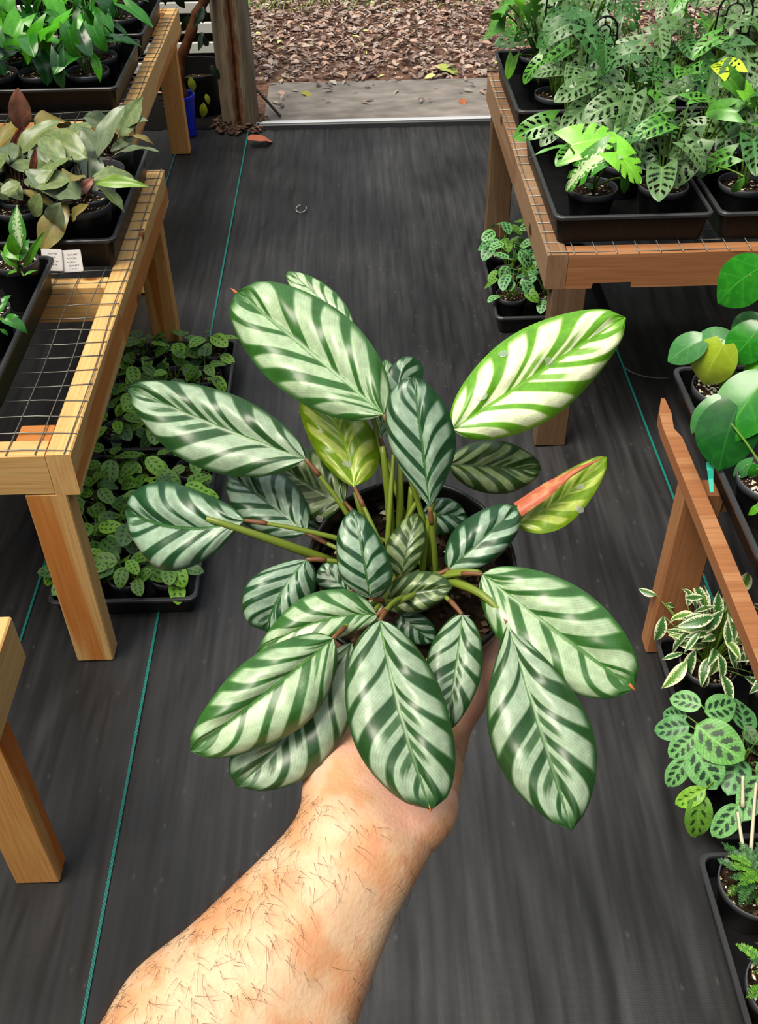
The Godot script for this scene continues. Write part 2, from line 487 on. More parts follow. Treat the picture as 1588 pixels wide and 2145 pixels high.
func split_slits(seed_: int) -> Callable:
	var r := RandomNumberGenerator.new()
	r.seed = seed_
	var list := []
	for side in [-1.0, 1.0]:
		for k in 3:
			list.append([side, 0.22 + k * 0.21 + r.randf_range(-0.03, 0.03), r.randf_range(0.30, 0.45), r.randf_range(0.028, 0.05)])
	return func(u: float, t: float) -> bool:
		for h in list:
			if signf(u) != h[0] or absf(u) < h[2]:
				continue
			var w: float = h[3] * (absf(u) - h[2] + 0.12) / 0.5
			if absf(t - 0.25 * absf(u) - h[1]) < w:
				return true
		return false

func make_leaf_shapes() -> void:
	for k in 3:
		shapes["oval%d" % k] = leaf_mesh("oval", 0.66, 0.3 + 0.25 * k, 0.18, 0.012, 200 + k)
		shapes["heart%d" % k] = leaf_mesh("heart", 0.74, 0.5 + 0.3 * k, 0.30, 0.012, 210 + k, 16, 10)
		shapes["paddle%d" % k] = leaf_mesh("paddle", 0.46, 0.35 + 0.3 * k, 0.35, 0.018, 220 + k, 14, 8)
		shapes["lance%d" % k] = leaf_mesh("lance", 0.30, 0.5 + 0.35 * k, 0.30, 0.012, 230 + k, 12, 6)
		shapes["round%d" % k] = leaf_mesh("round", 0.86, 0.45 + 0.25 * k, -0.12, 0.006, 240 + k, 16, 12)
		shapes["swiss%d" % k] = leaf_mesh("heart", 0.70, 0.4 + 0.3 * k, 0.25, 0.010, 250 + k, 44, 34, swiss_holes(260 + k))
		shapes["split%d" % k] = leaf_mesh("heart", 0.86, 0.45 + 0.25 * k, 0.20, 0.014, 270 + k, 44, 34, split_slits(280 + k))

# put a shared blade so that it runs from one point to another
func put_leaf(plant: Node3D, shape: String, m: Material, base: Vector3, tip: Vector3, face := Vector3.UP, wide := 1.0, roll := 0.0, called := "leaf") -> MeshInstance3D:
	var d := tip - base
	var l := d.length()
	var z := d / l
	var x := face.cross(z)
	if x.length() < 0.05:
		x = Vector3.RIGHT.cross(z)
	x = x.normalized().rotated(z, roll)
	var y := z.cross(x)
	var o := obj(called, shapes[shape], m, plant)
	o.transform = Transform3D(Basis(x * l * wide, y * l, z * l), base - plant.position)
	return o

func put_stem(plant: Node3D, a: Vector3, b: Vector3, m: Material, r := 0.0016, lift := 0.25, called := "stem") -> MeshInstance3D:
	var p := plant.position
	var mid := a.lerp(b, 0.5) + Vector3.UP * a.distance_to(b) * lift
	var pts := []
	var rad := []
	for k in 7:
		pts.append(bez(a, mid, b, k / 6.0) - p)
		rad.append(r * (1.15 - 0.4 * k / 6.0))
	return obj(called, tube(pts, rad, 5), m, plant)

# ---------------------------------------------------------------- pots, soil, trays
func pot_mesh(r: float, h: float) -> ArrayMesh:
	var key := "pot%.3f_%.3f" % [r, h]
	if not shapes.has(key):
		var b := r * 0.74
		var w := 0.0022
		shapes[key] = lathe_hard([Vector2(0.0, 0.004), Vector2(b * 0.9, 0.004), Vector2(b, 0.0), Vector2(r * 0.955, h - 0.016), Vector2(r * 0.955, h - 0.016), Vector2(r * 0.955 - w, h - 0.014), Vector2(b - w, 0.004), Vector2(0.0, 0.006)], 36)
	return shapes[key]

func rim_mesh(r: float, h: float) -> ArrayMesh:
	var key := "rim%.3f_%.3f" % [r, h]
	if not shapes.has(key):
		var q := []
		for p in [Vector2(0.945, -0.016), Vector2(0.985, -0.0155), Vector2(1.0, -0.003), Vector2(0.992, 0.0), Vector2(0.962, 0.0), Vector2(0.95, -0.003), Vector2(0.935, -0.018)]:
			q.append(Vector2(p.x * r, h + p.y))
		shapes[key] = lathe(q, 40)
	return shapes[key]

# bark, grit and pale perlite lying on a low mound
func soil_mesh(r: float, pale: float, seed_: int) -> ArrayMesh:
	var key := "soil%.3f_%.2f_%d" % [r, pale, seed_]
	if shapes.has(key):
		return shapes[key]
	var g := RandomNumberGenerator.new()
	g.seed = seed_
	var n := noise(seed_, 60.0, 3)
	var st := begin()
	st.set_smooth_group(-1)
	var rings := 12
	var around := 40
	var at := func(i: int, k: int) -> Vector3:
		var q := float(i) / rings * r
		var a := TAU * k / around
		return Vector3(q * cos(a), 0.004 * (1.0 - pow(q / r, 2)) + n.get_noise_2d(q * cos(a), q * sin(a)) * 0.0035, q * sin(a))
	for i in rings:
		for k in around:
			var c := Color(0.010, 0.007, 0.005).lerp(Color(0.034, 0.022, 0.014), g.randf())
			st.set_color(c)
			var p := [at.call(i, k), at.call(i + 1, k), at.call(i + 1, k + 1), at.call(i, k + 1)]
			quad(st, [p[0], p[3], p[2], p[1]], [Vector2.ZERO, Vector2.ZERO, Vector2.ZERO, Vector2.ZERO])
	var count := int(330 * pow(r / 0.06, 2))
	for k in count:
		var q := sqrt(g.randf()) * r * 0.97
		var a := g.randf() * TAU
		var s := g.randf_range(0.0009, 0.0034)
		var c := Color(0.012, 0.008, 0.006).lerp(Color(0.15, 0.10, 0.065), pow(g.randf(), 2.0))
		if g.randf() < pale:
			c = Color(0.62, 0.54, 0.36).lerp(Color(0.8, 0.76, 0.66), g.randf())
			s *= 1.1
		st.set_color(c)
		chip(st, Vector3(q * cos(a), 0.004, q * sin(a)), s, g)
	shapes[key] = done(st)
	return shapes[key]

func chip(st: SurfaceTool, at: Vector3, s: float, g: RandomNumberGenerator, flat := 0.6) -> void:
	var rot := Basis.from_euler(Vector3(g.randf_range(-0.4, 0.4), g.randf() * TAU, g.randf_range(-0.4, 0.4)))
	var l := g.randf_range(0.8, 1.9)
	var v := []
	for p in [Vector3(l, 0, 0), Vector3(-l, 0, 0.2), Vector3(0, flat, 0.1), Vector3(0.1, -flat, 0), Vector3(0.2, 0.1, 0.9), Vector3(-0.2, 0, -0.9)]:
		v.append(at + rot * (p * s))
	for f in [[0, 2, 4], [4, 2, 1], [1, 2, 5], [5, 2, 0], [0, 4, 3], [4, 1, 3], [1, 5, 3], [5, 0, 3]]:
		tri(st, v[f[0]], v[f[2]], v[f[1]])

func potted(called: String, label: String, at: Vector3, r: float, h: float, group := "", pale := 0.08, seed_ := 1, category := "plant") -> Node3D:
	var p := thing(called, label, category, at, group)
	obj("pot", pot_mesh(r, h), M.plastic, p)
	obj("pot_rim", rim_mesh(r, h), M.pot_rim, p)
	obj("soil", soil_mesh(r * 0.94, pale, seed_ % 4 + 5), M.soil, p, Vector3(0, h - 0.016, 0))
	p.set_meta("crown", at + Vector3(0, h - 0.012, 0))
	return p

func tray(label: String, x0: float, x1: float, z0: float, z1: float, y: float, h: float, group := "") -> Node3D:
	var t := thing("nursery_tray", label, "tray", Vector3((x0 + x1) / 2, y, (z0 + z1) / 2), group)
	var w := x1 - x0
	var l := absf(z1 - z0)
	obj("tray_body", loft([round_rect(w - 0.03, l - 0.03, 0.015, 0.0), round_rect(w - 0.014, l - 0.014, 0.018, h - 0.004), round_rect(w - 0.019, l - 0.019, 0.016, h - 0.004), round_rect(w - 0.034, l - 0.034, 0.014, 0.003)]), M.plastic, t)
	obj("tray_rim", loft([round_rect(w - 0.014, l - 0.014, 0.018, h - 0.010), round_rect(w, l, 0.02, h - 0.008), round_rect(w + 0.001, l + 0.001, 0.02, h - 0.002), round_rect(w - 0.003, l - 0.003, 0.02, h), round_rect(w - 0.015, l - 0.015, 0.018, h), round_rect(w - 0.019, l - 0.019, 0.016, h - 0.008)], false), M.rim, t)
	return t

# ---------------------------------------------------------------- benches
func wires(bench: Node3D, x0: float, x1: float, z0: float, z1: float, y: float, seed_: int, step := 0.05) -> void:
	var r := RandomNumberGenerator.new()
	r.seed = seed_
	var kinds := []
	for k in 3:
		var pts := []
		var rad := []
		for i in 13:
			var q := i / 12.0
			pts.append(Vector3((q - 0.5) * (x1 - x0), sin(q * 19.0 + k * 2.0) * 0.0022 - 0.003 * sin(q * PI), sin(q * 24.0 + k) * 0.0022))
			rad.append(0.0013)
		kinds.append(tube(pts, rad, 5))
	var long := []
	for k in 2:
		var pts := []
		var rad := []
		for i in 17:
			var q := i / 16.0
			pts.append(Vector3(sin(q * 15.0 + k * 2.0) * 0.0025, 0.0015 + sin(q * 23.0 + k) * 0.0012, (q - 0.5) * absf(z1 - z0)))
			rad.append(0.0012)
		long.append(tube(pts, rad, 5))
	var z := maxf(z0, z1) - 0.012
	while z > minf(z0, z1):
		obj("wire", kinds[r.randi() % 3], M.wire, bench, Vector3((x0 + x1) / 2, y, z) - bench.position)
		z -= step
	var x := 0.008
	while x < x1 - x0:
		var xx := x1 - x if x1 < 0 else x0 + x
		obj("wire", long[r.randi() % 2], M.wire, bench, Vector3(xx, y, (z0 + z1) / 2) - bench.position)
		x += step

func pale_bench(label: String, xi: float, xo: float, zn: float, zf: float, seed_: int, mids: Array, with_wires := true, near_leg := true, leg_in := 0.0) -> Node3D:
	# xo: aisle side, xi: wall side; zn: near end, zf: far end
	var top := 0.54
	var low := 0.45
	var b := thing("timber_bench", label, "bench", Vector3((xi + xo) / 2, 0, (zn + zf) / 2))
	beam("side_rail", Vector3(xo - 0.044, low, zf), Vector3(xo, top, zn), M.pine, b, seed_ + 1)
	beam("side_rail", Vector3(xi, low, zf), Vector3(xi + 0.044, top, zn), M.pine, b, seed_ + 2)
	beam("end_rail", Vector3(xi + 0.045, low + 0.002, zn - 0.045), Vector3(xo - 0.045, top, zn), M.pine, b, seed_ + 3)
	beam("end_rail", Vector3(xi + 0.045, low + 0.002, zf), Vector3(xo - 0.045, top, zf + 0.045), M.pine_warm, b, seed_ + 4)
	for z in mids:
		beam("cross_rail", Vector3(xi + 0.045, low + 0.002, z - 0.045), Vector3(xo - 0.045, top - 0.001, z), M.pine, b, seed_ + 5)
	var k := 0
	for lx in [xi + 0.03, xo - 0.100]:
		for lz in [zn - 0.047, zf + leg_in]:
			if near_leg or lz < zn - 0.1:
				beam("leg", Vector3(lx, 0.003, lz), Vector3(lx + 0.075, low - 0.0005, lz + 0.047), M.pine if k % 2 == 0 else M.pine_warm, b, seed_ + 20 + k)
			k += 1
	if with_wires:
		wires(b, xi, xo, zn, zf, top + 0.002, seed_)
	return b

# ---------------------------------------------------------------- the held plant
func calathea_width(t: float, skew: float, full: float) -> float:
	return pow(sin(PI * pow(t, skew)), full)

# a blade through given points: base, tip, a point of the midrib, a point of either margin at the middle
func blade(pts: Array, bow: float, seed_: int, skew := 1.0, full := 0.55) -> ArrayMesh:
	var base: Vector3 = pts[0]
	var tip: Vector3 = pts[1]
	var mid: Vector3 = pts[2]
	var sl: Vector3 = pts[3] - mid
	var sr: Vector3 = pts[4] - mid
	var ctrl := mid * 2.0 - (base + tip) * 0.5
	var n := (tip - base).cross(sl).normalized()
	if n.dot(Vector3(0, 0.75, 0.66)) < 0:
		n = -n
	var r := RandomNumberGenerator.new()
	r.seed = seed_
	var ph := r.randf() * TAU
	var size := (sl.length() + sr.length()) * 0.5
	var nl := 44
	var nw := 20
	var grid := []
	for i in nl + 1:
		var t := float(i) / nl
		var c := bez(base, ctrl, tip, t)
		var w := calathea_width(clampf(t, 0.0004, 0.9996), skew, full) / calathea_width(0.5, skew, full)
		if t > 0.955:
			w *= lerpf(1.0, 0.55, (t - 0.955) / 0.045)
		var row := []
		for j in nw + 1:
			var s := float(j) / nw * 2.0 - 1.0
			var v: Vector3 = sl * (-s) if s < 0 else sr * s
			var a := absf(s)
			var ribs := 0.0022 * size / 0.025 * sin((t - 0.24 * a) * 6.0 * TAU + (0.0 if s < 0 else 2.6)) * a * (1.0 - a) * 2.0
			row.append(c + v * w + n * (bow * size * w * (sin(a * PI * 0.72) - 0.62 * a) + ribs * 0.5 + 0.05 * size * a * a * sin(t * 11.0 + ph + s)))
		grid.append(row)
	var st := begin()
	for i in nl:
		for j in nw:
			quad(st, [grid[i][j], grid[i][j + 1], grid[i + 1][j + 1], grid[i + 1][j]],
				[Vector2(float(j) / nw, float(i) / nl), Vector2((j + 1.0) / nw, float(i) / nl), Vector2((j + 1.0) / nw, (i + 1.0) / nl), Vector2(float(j) / nw, (i + 1.0) / nl)])
	return done(st)

func held_plant() -> void:
	var rim_c := Vector3(0.0248, 1.2005, -0.4075)
	var axis := Vector3(0.0, 0.951, 0.309).normalized()
	var r := 0.0605
	var h := 0.098
	var x := Vector3.RIGHT
	var z := x.cross(axis).normalized()
	var plant := thing("held_pot_plant", "silver and green striped leafy plant in black pot held on a hand", "plant", rim_c - axis * h)
	var lean := Basis(x, axis, z)
	var o := obj("pot", pot_mesh(r, h), M.gloss_plastic, plant)
	o.basis = lean
	o = obj("pot_rim", rim_mesh(r, h), M.gloss_plastic, plant)
	o.basis = lean
	o = obj("soil", soil_mesh(r * 0.93, 0.06, 5), M.soil, plant, axis * (h - 0.026))
	o.basis = lean
	var p := plant.position
	var crown := p + axis * (h - 0.022)
	# [points, material, bow, where its stalk leaves the crown, stalk sag]
	var list := [
		[[Vector3(0.0107, 1.2838, -0.4408), Vector3(-0.0701, 1.3168, -0.5175), Vector3(-0.0269, 1.3021, -0.4734), Vector3(-0.0479, 1.2875, -0.4663), Vector3(-0.0089, 1.314, -0.4941)], "fresh", 0.5, 1, 0.46],
		[[Vector3(-0.032, 1.2631, -0.43), Vector3(-0.1341, 1.2767, -0.4835), Vector3(-0.0808, 1.2714, -0.4514), Vector3(-0.0921, 1.2539, -0.4376), Vector3(-0.0728, 1.2804, -0.4685)], "silver", 0.55, 0.97, 0.62],
		[[Vector3(-0.0685, 1.2254, -0.4242), Vector3(-0.1431, 1.2078, -0.4566), Vector3(-0.1058, 1.2161, -0.43), Vector3(-0.11, 1.193, -0.4191), Vector3(-0.105, 1.2304, -0.4518)], "silver2", 0.5, 1.3, 0.55],
		[[Vector3(-0.0349, 1.2107, -0.4281), Vector3(-0.0816, 1.2233, -0.4691), Vector3(-0.0559, 1.2192, -0.4452), Vector3(-0.0678, 1.2069, -0.4386), Vector3(-0.043, 1.2251, -0.4594)], "silver2", 0.45, 1.1, 0.55],
		[[Vector3(-0.0123, 1.2193, -0.4445), Vector3(-0.058, 1.2309, -0.4754), Vector3(-0.0309, 1.223, -0.4547), Vector3(-0.0391, 1.2088, -0.445), Vector3(-0.0214, 1.2329, -0.4712)], "olive", 0.4],
		[[Vector3(-0.0096, 1.1904, -0.4523), Vector3(-0.0382, 1.1795, -0.4699), Vector3(-0.023, 1.1838, -0.4601), Vector3(-0.0233, 1.1754, -0.4528), Vector3(-0.0212, 1.1904, -0.4659)], "deep", 0.3],
		[[Vector3(-0.0064, 1.2323, -0.4425), Vector3(-0.0301, 1.2577, -0.505), Vector3(-0.014, 1.2483, -0.4739), Vector3(-0.0353, 1.2465, -0.4833), Vector3(0.0061, 1.2432, -0.4797)], "yellow", 0.5, 0.85, 0.6],
		[[Vector3(-0.006, 1.2871, -0.5236), Vector3(-0.0441, 1.3042, -0.5658), Vector3(-0.0258, 1.2974, -0.5463), Vector3(-0.0333, 1.2921, -0.5444), Vector3(-0.0157, 1.2984, -0.5497)], "fresh", 0.3],
		[[Vector3(0.0338, 1.2494, -0.4036), Vector3(0.0264, 1.3102, -0.437), Vector3(0.0303, 1.2829, -0.417), Vector3(0.0126, 1.2824, -0.4288), Vector3(0.0491, 1.2791, -0.4253)], "silver2", 0.6, 1.12, 0.7],
		[[Vector3(0.0176, 1.2616, -0.4544), Vector3(0.0249, 1.2907, -0.4864), Vector3(0.0209, 1.2777, -0.4685), Vector3(0.0125, 1.2711, -0.4761), Vector3(0.0363, 1.2743, -0.4825)], "deep", 0.8],
		[[Vector3(0.0099, 1.244, -0.4724), Vector3(0.0144, 1.2708, -0.5157), Vector3(0.0118, 1.2569, -0.4943), Vector3(0.0045, 1.2559, -0.4961), Vector3(0.021, 1.2556, -0.4957)], "fresh", 0.3],
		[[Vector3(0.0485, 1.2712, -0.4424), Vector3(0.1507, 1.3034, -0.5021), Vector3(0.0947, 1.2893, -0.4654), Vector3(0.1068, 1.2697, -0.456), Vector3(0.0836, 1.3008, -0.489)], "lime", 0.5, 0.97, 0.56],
		[[Vector3(0.0477, 1.2396, -0.452), Vector3(0.1049, 1.2226, -0.4653), Vector3(0.0751, 1.2337, -0.4556), Vector3(0.0751, 1.22, -0.4476), Vector3(0.0779, 1.2411, -0.4713)], "olive", 0.5, 0.95, 0.55],
		[[Vector3(0.085, 1.2189, -0.4225), Vector3(0.141, 1.2372, -0.4575), Vector3(0.1085, 1.2249, -0.4327), Vector3(0.1138, 1.2194, -0.4199), Vector3(0.1058, 1.2293, -0.4446)], "yellow", 0.4],
		[[Vector3(0.0447, 1.2103, -0.3958), Vector3(0.0848, 1.2327, -0.4214), Vector3(0.0635, 1.2262, -0.4027), Vector3(0.0736, 1.2177, -0.3991), Vector3(0.0531, 1.2281, -0.4152)], "deep", 0.6, 0.95, 0.55],
		[[Vector3(0.0324, 1.2137, -0.4388), Vector3(0.0595, 1.2055, -0.4445), Vector3(0.045, 1.2098, -0.4419), Vector3(0.0441, 1.201, -0.4342), Vector3(0.046, 1.2161, -0.45)], "deep", 0.4],
		[[Vector3(0.0007, 1.2171, -0.3692), Vector3(-0.0067, 1.2557, -0.3965), Vector3(-0.0019, 1.2405, -0.3765), Vector3(-0.0157, 1.2338, -0.3815), Vector3(0.013, 1.2319, -0.3794)], "silver2", 0.6, 0.92, 0.6],
		[[Vector3(0.0187, 1.2079, -0.3941), Vector3(0.0279, 1.2307, -0.4205), Vector3(0.0226, 1.2223, -0.404), Vector3(0.0106, 1.2187, -0.4064), Vector3(0.0322, 1.2179, -0.4053)], "olive", 0.4],
		[[Vector3(0.0072, 1.2014, -0.3819), Vector3(0.0452, 1.2135, -0.3787), Vector3(0.0258, 1.2104, -0.3789), Vector3(0.0251, 1.1999, -0.3737), Vector3(0.0253, 1.2147, -0.3907)], "olive", 0.7],
		[[Vector3(-0.0331, 1.2222, -0.3943), Vector3(-0.0564, 1.1933, -0.3694), Vector3(-0.0459, 1.2142, -0.3781), Vector3(-0.0661, 1.211, -0.385), Vector3(-0.0322, 1.2028, -0.3772)], "silver2", 0.6, 1, 0.45],
		[[Vector3(-0.0111, 1.198, -0.3926), Vector3(-0.0263, 1.2057, -0.4062), Vector3(-0.0189, 1.2037, -0.3977), Vector3(-0.0265, 1.1983, -0.3958), Vector3(-0.0129, 1.207, -0.4032)], "deep", 0.3],
		[[Vector3(0.0039, 1.2212, -0.3529), Vector3(-0.0577, 1.2113, -0.3386), Vector3(-0.026, 1.2265, -0.3447), Vector3(-0.0205, 1.2158, -0.3419), Vector3(-0.0271, 1.233, -0.3597)], "fresh", 0.6, 0.9, 0.6],
		[[Vector3(-0.018, 1.2276, -0.3322), Vector3(-0.0868, 1.1993, -0.2887), Vector3(-0.0491, 1.2206, -0.3067), Vector3(-0.0373, 1.2014, -0.2977), Vector3(-0.0625, 1.2254, -0.3191)], "fresh", 0.55, 0.9, 0.58],
		[[Vector3(-0.009, 1.2109, -0.3441), Vector3(-0.0675, 1.1715, -0.2866), Vector3(-0.0359, 1.1935, -0.3093), Vector3(-0.0174, 1.1815, -0.3025), Vector3(-0.0545, 1.1941, -0.3208)], "silver", 0.5, 1.25, 0.55],
		[[Vector3(0.0053, 1.2338, -0.3373), Vector3(0.0259, 1.1926, -0.257), Vector3(0.0133, 1.2187, -0.2933), Vector3(-0.0112, 1.2111, -0.2951), Vector3(0.0362, 1.2156, -0.2982)], "silver", 0.55, 1.08, 0.5],
		[[Vector3(0.049, 1.2098, -0.3621), Vector3(0.0366, 1.181, -0.3078), Vector3(0.0436, 1.1992, -0.3329), Vector3(0.0291, 1.1979, -0.3387), Vector3(0.0579, 1.1961, -0.3366)], "silver", 0.5, 1, 0.55],
		[[Vector3(0.0721, 1.2098, -0.355), Vector3(0.0958, 1.1593, -0.2639), Vector3(0.083, 1.1891, -0.3061), Vector3(0.0588, 1.1818, -0.3081), Vector3(0.1078, 1.1884, -0.3131)], "silver", 0.55, 1.28, 0.72],
		[[Vector3(0.0613, 1.2185, -0.3828), Vector3(0.1345, 1.191, -0.3242), Vector3(0.0968, 1.2086, -0.3495), Vector3(0.081, 1.1911, -0.3411), Vector3(0.1143, 1.2193, -0.3666)], "fresh", 0.5, 1.08, 0.5],
		[[Vector3(0.0172, 1.188, -0.3834), Vector3(0.0349, 1.1758, -0.3724), Vector3(0.0253, 1.1853, -0.3755), Vector3(0.0179, 1.1799, -0.3736), Vector3(0.033, 1.1877, -0.3801)], "deep", 0.3],
	]
	var made := []
	var k := 0
	for e in list:
		var local := []
		for q in e[0]:
			local.append(q - p)
		var lf := obj("leaf", blade(local, e[2], 300 + k, e[3] if e.size() > 3 else 1.0, e[4] if e.size() > 4 else 0.55), M[e[1]], plant)
		made.append(lf)
		# stalk: green up to a brown joint under the blade
		var a := TAU * k * 0.381966
		var foot := crown - p + lean * Vector3(cos(a) * 0.016, 0, sin(a) * 0.014)
		var base: Vector3 = local[0]
		var inward: Vector3 = (local[0] - local[1]).normalized()
		var mid := foot.lerp(base, 0.55) + axis * 0.012 + inward * 0.010
		var pts := []
		var rad := []
		var jp := []
		var jr := []
		for i in 9:
			var t := i / 8.0
			var q := bez(foot, mid, base, t)
			pts.append(q)
			rad.append(lerpf(0.0021, 0.0011, t))
		obj("stalk", tube(pts, rad, 7), M.petiole, plant)
		var span := foot.distance_to(base)
		for i in 5:
			var t := 1.0 - clampf(0.013 / span, 0.0, 0.5) * (1.0 - i / 4.0)
			jp.append(bez(foot, mid, base, t))
			jr.append(0.0013 + 0.0002 * sin(i * 1.3))
		obj("stalk_joint", tube(jp, jr, 8), M.pulvinus, plant)
		k += 1
	# the rolled-over side of the right-hand young leaf, its red back outward
	var roll := [Vector3(0.083, 1.2307, -0.4263), Vector3(0.0999, 1.2409, -0.4309), Vector3(0.1185, 1.2439, -0.4399), Vector3(0.1371, 1.2401, -0.4535)]
	var inner := [Vector3(0.0854, 1.2293, -0.4157), Vector3(0.1012, 1.2387, -0.421), Vector3(0.1149, 1.2431, -0.4326), Vector3(0.1368, 1.2405, -0.4526)]
	var st := begin()
	for i in 3:
		for j in 6:
			for s in 4:
				var ta := i + s / 4.0
				var tb := i + (s + 1) / 4.0
				var at := func(t: float, q: float) -> Vector3:
					var ii := mini(int(t), 2)
					var f := t - ii
					var u: Vector3 = roll[ii].lerp(roll[ii + 1], f)
					var w: Vector3 = inner[ii].lerp(inner[ii + 1], f)
					return u.lerp(w, q) + Vector3(0, 0.75, 0.66) * sin(q * PI) * 0.0035 * (1.0 - t / 3.3) - p
				var q0 := j / 6.0
				var q1 := (j + 1) / 6.0
				quad(st, [at.call(ta, q0), at.call(ta, q1), at.call(tb, q1), at.call(tb, q0)], [Vector2(0.55 + 0.4 * q0, ta / 3.0), Vector2(0.55 + 0.4 * q1, ta / 3.0), Vector2(0.55 + 0.4 * q1, tb / 3.0), Vector2(0.55 + 0.4 * q0, tb / 3.0)])
	var curl := obj("rolled_edge", done(st), M.leaf_back, made[13])
	curl.set_meta("label", "orange red back of the rolled leaf edge")
	# dry brown points
	for d in [[0, Vector3(-0.0699, 1.3163, -0.5171), Vector3(-0.0739, 1.3177, -0.521)], [27, Vector3(0.1321, 1.1929, -0.3259), Vector3(0.1349, 1.1911, -0.3229)], [24, Vector3(0.0252, 1.1934, -0.259), Vector3(0.0259, 1.1919, -0.2564)]]:
		var tipo := obj("dry_tip", tube([d[1] - p, (d[1] as Vector3).lerp(d[2], 0.5) - p, d[2] - p], [0.0009, 0.0008, 0.0002], 6), M.dry, made[d[0]])
		tipo.set_meta("label", "dry brown leaf point")
	# upright stalks at the back of the pot
	for s in [[Vector3(0.0098, 1.2587, -0.4454), Vector3(0.0126, 1.2353, -0.4381), Vector3(0.015, 1.1882, -0.4367)], [Vector3(0.0201, 1.2474, -0.4486), Vector3(0.0196, 1.2205, -0.4384), Vector3(0.019, 1.1804, -0.4365)], [Vector3(0.0263, 1.2319, -0.4416), Vector3(0.0251, 1.2109, -0.4365), Vector3(0.0229, 1.1782, -0.4345)], [Vector3(-0.0057, 1.227, -0.4445), Vector3(-0.0007, 1.2112, -0.4372), Vector3(0.0088, 1.1827, -0.4387)], [Vector3(0.0368, 1.2369, -0.4126), Vector3(0.0365, 1.216, -0.4142), Vector3(0.0329, 1.1843, -0.4197)], [Vector3(0.0716, 1.2075, -0.3596), Vector3(0.0547, 1.213, -0.378), Vector3(0.03, 1.1882, -0.4099)], [Vector3(0.0611, 1.2166, -0.3851), Vector3(0.0494, 1.2122, -0.3907), Vector3(0.0272, 1.1883, -0.41)], [Vector3(-0.0875, 1.2364, -0.4142), Vector3(-0.0554, 1.2209, -0.4134), Vector3(-0.0181, 1.1926, -0.4212)]]:
		var pts := []
		var rad := []
		for i in 9:
			pts.append(bez(s[0], s[1] * 2.0 - (s[0] + s[2]) * 0.5, s[2], i / 8.0) - p)
			rad.append(0.0016 + 0.0014 * i / 8.0)
		obj("stalk", tube(pts, rad, 8), M.petiole, plant)
	# water drops on the blades
	var drop := StandardMaterial3D.new()
	drop.albedo_color = Color(1, 1, 1, 0.15)
	drop.roughness = 0.02
	drop.refraction_enabled = true
	drop.refraction_scale = 0.033
	for d in [[11, Vector3(0.0651, 1.2849, -0.4528), 0.0036], [11, Vector3(0.0777, 1.3004, -0.4754), 0.0034], [11, Vector3(0.1058, 1.2962, -0.4699), 0.0030], [6, Vector3(-0.0099, 1.2418, -0.4535), 0.0030], [4, Vector3(-0.0276, 1.2122, -0.4385), 0.0028], [13, Vector3(0.1222, 1.2273, -0.424), 0.0028], [13, Vector3(0.1207, 1.2347, -0.4384), 0.0026]]:
		var s := SphereMesh.new()
		s.radius = d[2]
		s.height = d[2] * 0.34
		s.radial_segments = 20
		s.rings = 10
		var arr: Array = (made[d[0]].mesh as ArrayMesh).surface_get_arrays(0)
		var vs: PackedVector3Array = arr[Mesh.ARRAY_VERTEX]
		var ns: PackedVector3Array = arr[Mesh.ARRAY_NORMAL]
		var best := 0
		for i in vs.size():
			if vs[i].distance_squared_to(d[1] - p) < vs[best].distance_squared_to(d[1] - p):
				best = i
		var nn := ns[best]
		if nn.dot(Vector3(0, 0.75, 0.66)) < 0:
			nn = -nn
		var q := obj("water_drop", s, drop, made[d[0]], vs[best] + nn * 0.0002)
		var side := nn.cross(Vector3.FORWARD).normalized()
		q.basis = Basis(side, nn, side.cross(nn) * 0.75)

